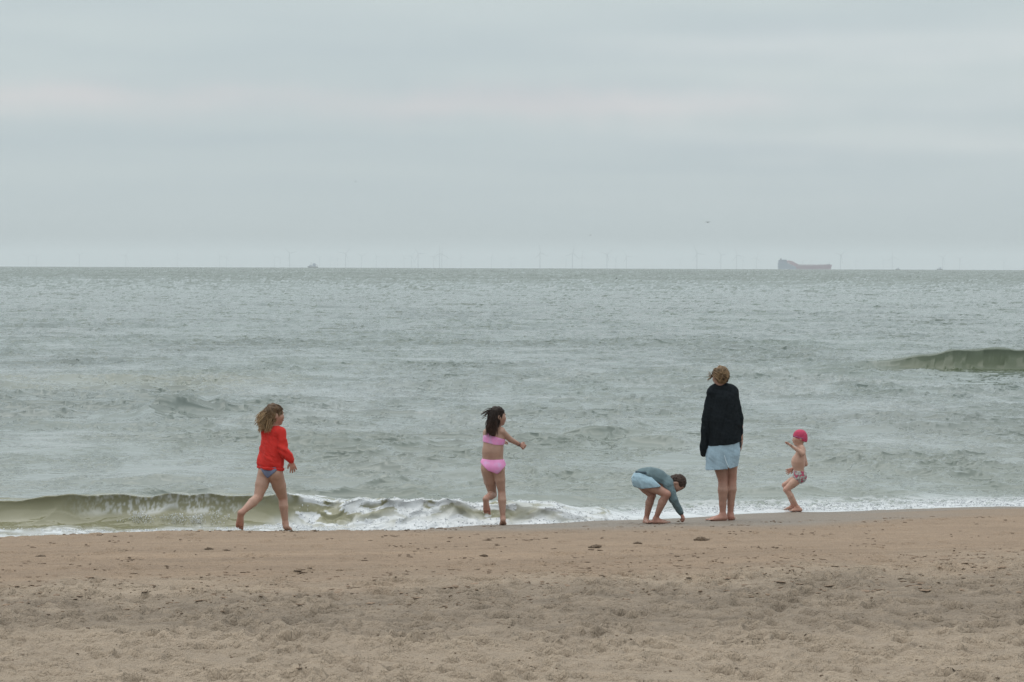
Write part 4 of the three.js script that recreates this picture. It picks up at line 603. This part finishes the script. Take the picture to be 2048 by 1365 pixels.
// ---------------------------------------------------------------- far out: wind turbines, ships, birds
const paintOf = (r, g, b, rough = 0.5) => new THREE.MeshStandardMaterial({ color: new THREE.Color(r, g, b), roughness: rough });
{
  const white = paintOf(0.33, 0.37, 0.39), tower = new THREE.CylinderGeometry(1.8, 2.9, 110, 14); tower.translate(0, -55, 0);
  const nac = new THREE.CapsuleGeometry(2.0, 8, 4, 10); nac.rotateX(Math.PI / 2); nac.translate(0, 1.4, -1);
  const sh = new THREE.Shape(); sh.moveTo(-0.7, 0); sh.lineTo(-1.9, 8); sh.quadraticCurveTo(-0.8, 26, -0.35, 45); sh.lineTo(0.3, 45); sh.quadraticCurveTo(0.9, 24, 1.4, 8); sh.lineTo(0.9, 0); const blade = new THREE.ExtrudeGeometry(sh, { depth: 0.7, bevelEnabled: true, bevelSize: 0.2, bevelThickness: 0.2, bevelSegments: 1, curveSegments: 5 });
  const hub = new THREE.SphereGeometry(1.9, 12, 8);
  const proto = new THREE.Group(); part('tower', tower, white, proto); part('nacelle', nac, white, proto);
  const rot = part('rotor_hub', hub, white, proto); rot.position.set(0, 1.4, 5.6); for (let i = 0; i < 3; i++) { const b = part('blade', blade, white, rot); b.rotation.z = i * 2.0944; }
  const r = rng(41), list = [[56, 19], [72, 19], [158, 23], [210, 15], [251, 23], [302, 17], [354, 19], [439, 21], [453, 20], [549, 20], [560, 18], [579, 28], [639, 20], [661, 16], [675, 18], [691, 28], [723, 23], [752.5, 22], [773, 16], [808, 19], [822.6, 23], [836, 28], [867, 22], [879, 29], [883.5, 27], [894, 19], [922, 21], [983, 21], [1022, 18], [1080, 30], [1132, 19], [1145, 30], [1164, 23], [1214, 28], [1231, 20], [1253, 24], [1360, 17], [1394, 30], [1442, 27], [1473.5, 27], [1486, 19], [1513, 22], [1681.6, 28], [1712, 17], [1767, 18], [1785, 25], [1886, 24], [1920, 22], [2008, 18]];
  const OWN = { 56: 'leftmost of the faint wind turbines along the horizon', 2008: 'rightmost of the faint wind turbines along the horizon', 579: 'tall faint wind turbine, the nearest tall one left of the fishing boat at left', 639: 'short faint wind turbine close to the right of the fishing boat at left', 1513: 'faint wind turbine nearest to the left end of the cargo ship', 1681.6: 'tall faint wind turbine just beyond the right end of the cargo ship', 1785: 'faint wind turbine beside the smaller faint boat, right of the cargo ship', 1886: 'faint wind turbine rising just behind the tiny dark boat at right' };
  for (const [px, up] of list) {
    let D = 8000; while (D < 24000 && (75 - (D - 6180) ** 2 / 12742000) / D * FOCAL > up) D += 50;
    const t = proto.clone(); t.name = numbered('wind_turbine'); const q = at(px, 537, D); t.position.set(q.x, 75 - D * D / 12742000, q.z); t.rotation.y = 0.35 + 0.3 * (r() - 0.5); t.children[2].rotation.z = r() * 2.09;
    tag(t, OWN[px] ?? 'faint pale wind turbine in the horizon row, away from the row ends and the boats', 'wind turbine', 'wind turbines along the horizon'); scene.add(t);
  }
}
function hullGeo(L, W, H, bowRake, sheer = 0) {                                      // bow towards +x
  const pts = [], n = 18, m = 5, idx = [];
  for (let i = 0; i <= n; i++) for (let j = 0; j <= 2 * m; j++) { const u = i / n, s = j / m - 1, w = W / 2 * Math.min(1, 1.15 * Math.pow(1 - Math.max(0, (u - 0.8) / 0.2), 0.6)) * (0.85 + 0.15 * Math.min(1, u * 6)), a = Math.abs(s), y = (a - 0.35) * H * 1.3, x = -L / 2 + L * u + bowRake * Math.max(0, a - 0.3) * Math.max(0, u - 0.8) * 5; pts.push(x, Math.min(y, H) + sheer * Math.max(0, u - 0.75) * a * 4, Math.sign(s) * w * Math.pow(a, 0.3)); }
  const k = 2 * m + 1; for (let i = 0; i < n; i++) for (let j = 0; j < 2 * m; j++) { const a = i * k + j; idx.push(a, a + 1, a + k, a + 1, a + k + 1, a + k); }
  for (let i = 0; i < n; i++) { const a = i * k, b = a + 2 * m; idx.push(a, a + k, b, b, a + k, b + k); }
  for (let j = 0; j < m; j++) idx.push(j, 2 * m - j, j + 1, j + 1, 2 * m - j, 2 * m - j - 1);
  const g = new THREE.BufferGeometry(); g.setAttribute('position', new THREE.Float32BufferAttribute(pts, 3)); g.setIndex(idx); const f = g.toNonIndexed(); f.computeVertexNormals(); return f;
}
const bx = (w, h, d, x, y, z = 0) => { const g = new THREE.BoxGeometry(w, h, d); g.translate(x, y, z); return g; };
{
  const D = 7000, q = at(1610, 537.5, D); q.y = -D * D / 12742000 + 0.5; const s = D / FOCAL;
  const ship = thing('cargo_ship', q, 'long red hulled cargo ship with a grey superstructure, hazy on the horizon', 'ship', null);
  part('hull', hullGeo(104 * s, 22, 9.3 * s, 4 * s, 1.5), paintOf(0.4, 0.2, 0.28), ship);
  const blue = paintOf(0.22, 0.28, 0.38), dk = paintOf(0.07, 0.085, 0.11), pale = paintOf(0.6, 0.6, 0.62);
  const st = new THREE.Shape(); st.moveTo(-53 * s, -2 * s); st.lineTo(-16 * s, -2 * s); st.lineTo(-20 * s, 5 * s); st.lineTo(-36 * s, 12 * s); st.lineTo(-53 * s, 12 * s); const ex = new THREE.ExtrudeGeometry(st, { depth: 22.5, bevelEnabled: true, bevelSize: 0.4, bevelThickness: 0.3, bevelSegments: 1 }); ex.translate(0, 0, -11.25); part('stern', ex, blue, ship);
  const wall = new THREE.Shape(); wall.moveTo(-36 * s, 12 * s); wall.lineTo(-20 * s, 6 * s); wall.lineTo(-12 * s, 8.6 * s); wall.lineTo(-26 * s, 15.6 * s); wall.lineTo(-33 * s, 17 * s); wall.lineTo(-36 * s, 16 * s); const we = new THREE.ExtrudeGeometry(wall, { depth: 21.5, bevelEnabled: false }); we.translate(0, 0, -10.75); part('bulwark', we, paintOf(0.4, 0.2, 0.26), ship);
  const sup = part('superstructure', bx(16 * s, 8 * s, 19, -44.5 * s, 14 * s), blue, ship);
  part('bridge', bx(13 * s, 1.5 * s, 23, -44 * s, 17.9 * s), blue, sup); part('funnel', bx(2.5 * s, 3 * s, 5, -48 * s, 19.6 * s), dk, sup); part('lifeboat', bx(1.5 * s, 2.4 * s, 3, -33 * s, 12.5 * s, 10.8), pale, ship);
  for (const x of [-6, 14, 34]) part('hatch_cover', bx(17 * s, 1.1 * s, 17, x * s, 9.0 * s), paintOf(0.42, 0.4, 0.42), ship);
  for (const x of [-4, 12]) { const c = part('crane', bx(0.6 * s, 9 * s, 1.2, x * s, 13 * s), pale, ship); const j = part('jib', new THREE.BoxGeometry(9 * s, 0.25 * s, 0.8), pale, c); j.position.set((x + 4) * s, 17 * s, 0); }
  part('foremast', bx(0.3 * s, 4 * s, 0.6, 49 * s, 11.5 * s), dk, ship); part('bow_bulwark', bx(7 * s, 1.2 * s, 9, 47 * s, 9.6 * s), dk, ship);
}
function boat(px, D, L, label, big) {
  const q = at(px, 537, D); q.y = -D * D / 12742000 + 0.2; const b = thing('fishing_boat', q, label, 'boat', null);
  const hull = paintOf(0.035, 0.05, 0.07), cab = paintOf(0.36, 0.42, 0.5); const h = part('hull', hullGeo(L, L * 0.28, L * 0.11, L * 0.05, L * 0.03), hull, b); h.rotation.y = Math.PI;
  part('wheelhouse', bx(L * 0.3, L * 0.22, L * 0.2, L * 0.12, L * 0.23), cab, b); part('cabin_roof', bx(L * 0.2, L * 0.07, L * 0.16, L * 0.12, L * 0.375), cab, b); part('foredeck', bx(L * 0.28, L * 0.1, L * 0.2, -L * 0.22, L * 0.17), cab, b);
  part('mast', new THREE.CylinderGeometry(L * 0.012, L * 0.016, L * 0.36, 8).translate(-L * 0.18, L * 0.34, 0), hull, b); if (big) part('boom', new THREE.CylinderGeometry(L * 0.01, L * 0.01, L * 0.4, 6).rotateZ(1.0).translate(L * 0.32, L * 0.3, 0), hull, b);
}
boat(625.5, 5600, 23, 'small dark hulled fishing boat with pale wheelhouse on the horizon at left', true);
boat(1880, 6000, 13, 'tiny dark boat on the horizon to the right of the cargo ship', false);
boat(1796, 6100, 10, 'even smaller faint boat on the horizon between cargo ship and tiny dark boat', false);
function gull(px, py, D, span, roll, yaw, color, label) {
  const q = at(px, py, D), g = thing('seabird', q, label, 'bird', null), m = paintOf(...color, 0.8), k = span / 1.2;
  const body = new Solid(0.012 * k); body.cap(V(0, 0, 0.16 * k), V(0, 0, -0.12 * k), 0.035 * k, 0.06 * k, 0.02 * k).cap(V(0, 0.01 * k, -0.12 * k), V(0, 0.02 * k, -0.24 * k), 0.045 * k, 0.032 * k, 0.02 * k).cap(V(0, 0.015 * k, -0.25 * k), V(0, 0.005 * k, -0.31 * k), 0.014 * k, 0.006 * k, 0.01 * k).cap(V(-0.03 * k, 0, 0.18 * k), V(-0.05 * k, 0, 0.3 * k), 0.012 * k, 0.008 * k, 0.02 * k).cap(V(0.03 * k, 0, 0.18 * k), V(0.05 * k, 0, 0.3 * k), 0.012 * k, 0.008 * k, 0.02 * k); part('body', body.mesh(), m, g);
  for (const s of [-1, 1]) { const w = new Solid(0.012 * k), a = V(s * 0.03 * k, 0.03 * k, -0.06 * k), b = V(s * 0.28 * k, 0.12 * k, -0.12 * k), c = V(s * 0.6 * k, 0.04 * k, 0.04 * k); for (const z of [0, 0.05, 0.1]) w.cap(go(a, V(0, 0, 1), z * k), go(b, V(0, 0, 1), z * k), 0.022 * k, 0.02 * k, 0.02 * k).cap(go(b, V(0, 0, 1), z * k), c, 0.02 * k, 0.01 * k, 0.02 * k); part('wing', w.mesh(), m, g); }
  g.rotation.set(0, yaw, roll);
}
gull(1416, 445, 420, 1.15, 0.05, 0.5, [0.12, 0.13, 0.13], 'small grey seabird gliding in the sky above the cargo ship side of the horizon');
gull(711, 363.5, 560, 0.8, -0.3, 1.2, [0.2, 0.2, 0.2], 'tiny speck of a seabird high in the left half of the sky');
gull(1181, 471, 600, 0.8, 0.5, 0.9, [0.2, 0.2, 0.2], 'tiny seabird low in the sky right of centre');
gull(1233.5, 557.5, 380, 0.62, 0.85, 0.7, [0.012, 0.014, 0.014], 'small black seabird flying low over the water near the horizon');

// ---------------------------------------------------------------- on the sand
const clodGeo = (() => { const g = new THREE.IcosahedronGeometry(1, 2), p = g.attributes.position; for (let i = 0; i < p.count; i++) { const x = p.getX(i), y = p.getY(i), z = p.getZ(i), k = 0.8 + 0.3 * n3(x * 1.6, y * 1.6, z * 1.6) + 0.15 * n3(x * 4, y * 4, z * 4); p.setXYZ(i, x * k, y * k, z * k); } g.computeVertexNormals(); return g; })();
const grit = noiseTexture(256, (u, v) => 0.5 + 0.5 * tile((a, b) => fbm(a, b, 3), u, v, 12)), clodMat = new THREE.MeshStandardMaterial({ color: new THREE.Color(1, 1, 1), roughness: 1, bumpMap: grit, bumpScale: 0.01 });
{
  const r = rng(77), list = [], put = (x, d, w, h, tone) => list.push([x, d, w, h, tone]);
  for (let i = 0; i < 260; i++) { const d = 20.6 + 6.6 * Math.pow(r(), 0.9), x = (r() * 2 - 1) * d * 0.225; if (d > waterAt(x) - 1.3 || d < dryAt(x) + 0.1) continue; const n = 1 + Math.floor(r() * r() * 7); for (let k = 0; k < n; k++) put(x + (r() - 0.5) * 0.24, d + (r() - 0.5) * 0.22, 0.008 + 0.028 * r() * r() * r(), 0.002 + 0.006 * r(), 0.72 + 0.35 * r()); }
  for (let i = 0; i < 420; i++) { const d = dryAt(0) - 1.6 + 2.4 * r() + (r() - 0.5), x = (r() * 2 - 1) * d * 0.225; put(x, d + dryAt(x) - dryAt(0), 0.005 + 0.018 * r() * r() * r(), 0.002 + 0.007 * r() * r(), 0.82 + 0.35 * r()); }
  for (let i = 0; i < 220; i++) { const d = 15.5 + 4.5 * r(), x = (r() * 2 - 1) * d * 0.225; put(x, d, 0.004 + 0.012 * r() * r(), 0.003 + 0.007 * r() * r(), 0.8 + 0.4 * r()); }
  for (let i = 0; i < 620; i++) { const x = (r() * 2 - 1) * 4.8, d = dryAt(x) + 0.5 - 2.4 * r(), n = 1 + Math.floor(4 * r() * r()); for (let k = 0; k < n; k++) put(x + (r() - 0.5) * 0.2, d + (r() - 0.5) * 0.15, 0.008 + 0.026 * r() * r(), 0.002 + 0.004 * r(), 1.05 + 0.2 * r()); }
  const im = new THREE.InstancedMesh(clodGeo, clodMat, list.length), o = new THREE.Object3D(); im.name = 'sand_crumbs'; tag(im, 'dark crumbs of damp sand scattered over the beach', 'sand crumbs', null, 'stuff');
  list.forEach(([x, d, w, h, t], i) => { o.position.set(x, beachH(x, d) + h * 0.35, -d); o.rotation.set((r() - 0.4) * 0.5, (r() - 0.5) * 0.9, (r() - 0.5) * 0.2); o.scale.set(w * (1.1 + r()), h, w * 0.9); o.updateMatrix(); im.setMatrixAt(i, o.matrix); im.setColorAt(i, new THREE.Color().setRGB(0.235 * t, 0.165 * t, 0.115 * t)); });
  im.castShadow = im.receiveShadow = true; scene.add(im);
}
const clumpMat = new THREE.MeshStandardMaterial({ color: new THREE.Color(0.195, 0.142, 0.1), roughness: 1, bumpMap: grit, bumpScale: 0.012 });
function clump(px, py, wide, high, seed, label, D) {
  const w = wide * 0.8, h = high * 0.75;
  const d = D ?? onBeach(px, py), q = at(px, py, d), r = rng(seed), b = V(q.x, beachH(q.x, d), -d), geos = [];
  for (let i = 0; i < 15; i++) { const g = clodGeo.clone(), t = (r() + r() - 1), k = 0.45 + 0.55 * (1 - Math.abs(t)); g.rotateY(r() * 6); g.scale(w * (0.1 + 0.12 * r()), h * (0.25 + 0.4 * r()) * k, w * (0.08 + 0.1 * r())); g.translate(t * w * 0.42, h * 0.3 * k * (0.3 + r()), (r() - 0.5) * w * 0.4); geos.push(g); }
  const m = new THREE.Mesh(mergeGeometries(geos), clumpMat); m.name = numbered('sand_clump'); m.position.copy(b); m.castShadow = m.receiveShadow = true; tag(m, label, 'sand clump'); scene.add(m);
}
clump(1403, 1082, 0.19, 0.075, 1, 'dark lumpy mound of sand in front of the standing woman');
clump(1193, 1096, 0.2, 0.05, 2, 'wide flat clump of dark sand below and left of the bending boy');
clump(1275, 1088, 0.14, 0.03, 3, 'low thin smear of clumped sand right below the bending boy');
clump(968, 1114, 0.11, 0.035, 4, 'short dark clod on damp sand below the girl in pink');
clump(82, 1131, 0.15, 0.03, 5, 'dark flat clod near the left end of the damp sand');
clump(417, 1100, 0.11, 0.04, 6, 'small dark clod on damp sand below and left of the girl in red');
clump(459, 1058.5, 0.09, 0.035, 7, 'small lump on the sand edge beside the lifted foot of the girl in red', 24.6);
clump(584, 1057.5, 0.07, 0.03, 8, 'small lump on the sand edge just right of the red girl', 24.7);
clump(630, 1058.5, 0.07, 0.03, 9, 'small lump at the sand edge midway between red girl and pink girl', 24.7);
clump(1357, 1044.5, 0.05, 0.03, 10, 'small dark shell or clod beside the hand of the bending boy');

// ---------------------------------------------------------------- spray thrown up along the breaker
{
  const r = rng(99), list = [], g = new THREE.IcosahedronGeometry(1, 1);
  const from = (x, t, n, sp, up) => { for (let i = 0; i < n; i++) { const xx = x + (r() - 0.5) * sp, d = crestLine(xx) - t - 0.12 * r(), h = up * r(); list.push([xx, d, h]); } };
  for (let i = 0; i < 26; i++) { const x = -4.75 + 1.75 * r(), hot = gauss(x, -4.25, 0.16) + 0.8 * gauss(x, -3.85, 0.22) + 1.1 * gauss(x, -3.4, 0.22); from(x, 0.34, Math.floor(10 + 80 * hot), 0.12, 0.05 + 0.13 * hot); }
  for (let i = 0; i < 70; i++) { const x = -2.4 + 3.9 * r(); from(x, -0.05 + 0.3 * (r() - 0.3), Math.floor(5 + 20 * whiteAt(x) * r()), 0.16, crestA(x) * (0.3 + 0.75 * r())); }
  for (let i = 0; i < 50; i++) { const x = 1.4 + 5.5 * r(), w = waterAt(x); for (let k = 0; k < 5; k++) list.push([x + (r() - 0.5) * 0.2, w + 0.2 + 0.7 * r(), 0.02 + 0.05 * r()]); }
  const im = new THREE.InstancedMesh(g, new THREE.MeshStandardMaterial({ color: new THREE.Color(0.62, 0.63, 0.63), roughness: 0.5 }), list.length), o = new THREE.Object3D(); im.name = 'sea_spray'; tag(im, 'white drops and flecks of spray along the breaking wave', 'spray', null, 'stuff');
  list.forEach(([x, d, h], i) => { const s = 0.002 + 0.005 * r() * r(); o.position.set(x, Math.max(h, 0.02), -d); o.rotation.set(r(), r() * 6, (r() - 0.5)); o.scale.set(s * (0.7 + r() * 0.6), s * (0.8 + r() * 1.6), s); o.updateMatrix(); im.setMatrixAt(i, o.matrix); });
  scene.add(im);
}

// froth: small lumps of foam riding on the white water
{
  const r = rng(123), g = new THREE.IcosahedronGeometry(1, 1), list = [];
  for (let i = 0; i < 60000 && list.length < 6500; i++) {
    const x = -6.6 + 13.6 * r(), d = x < 1.4 ? crestLine(x) + 0.25 - 1.25 * r() : waterAt(x) + 1.2 * r(), f = foamAt(x, d, 0); if (d < 27.8 || f < 0.62 || r() > f) continue;
    const lip = x < -2.6 && crestLine(x) - d < 0.4; const p = seaPoint(x, d, 0), s = 0.003 + 0.011 * r() * r() * (lip ? 0.5 : 1); list.push([p.x, p.y + s * 0.2, p.z, s]);
  }
  const im = new THREE.InstancedMesh(g, new THREE.MeshStandardMaterial({ color: new THREE.Color(...FOAM), roughness: 0.7 }), list.length), o = new THREE.Object3D(); im.name = 'sea_foam'; tag(im, 'white froth on the small breaker and along the edge of the water', 'foam', null, 'stuff');
  list.forEach(([x, y, z, s], i) => { o.position.set(x, y, z); o.rotation.set(r() * 6, r() * 6, r() * 6); o.scale.set(s * (0.8 + r()), s * (0.5 + 0.5 * r()), s); o.updateMatrix(); im.setMatrixAt(i, o.matrix); });
  im.castShadow = im.receiveShadow = true; scene.add(im);
}
renderer.render(scene, camera);
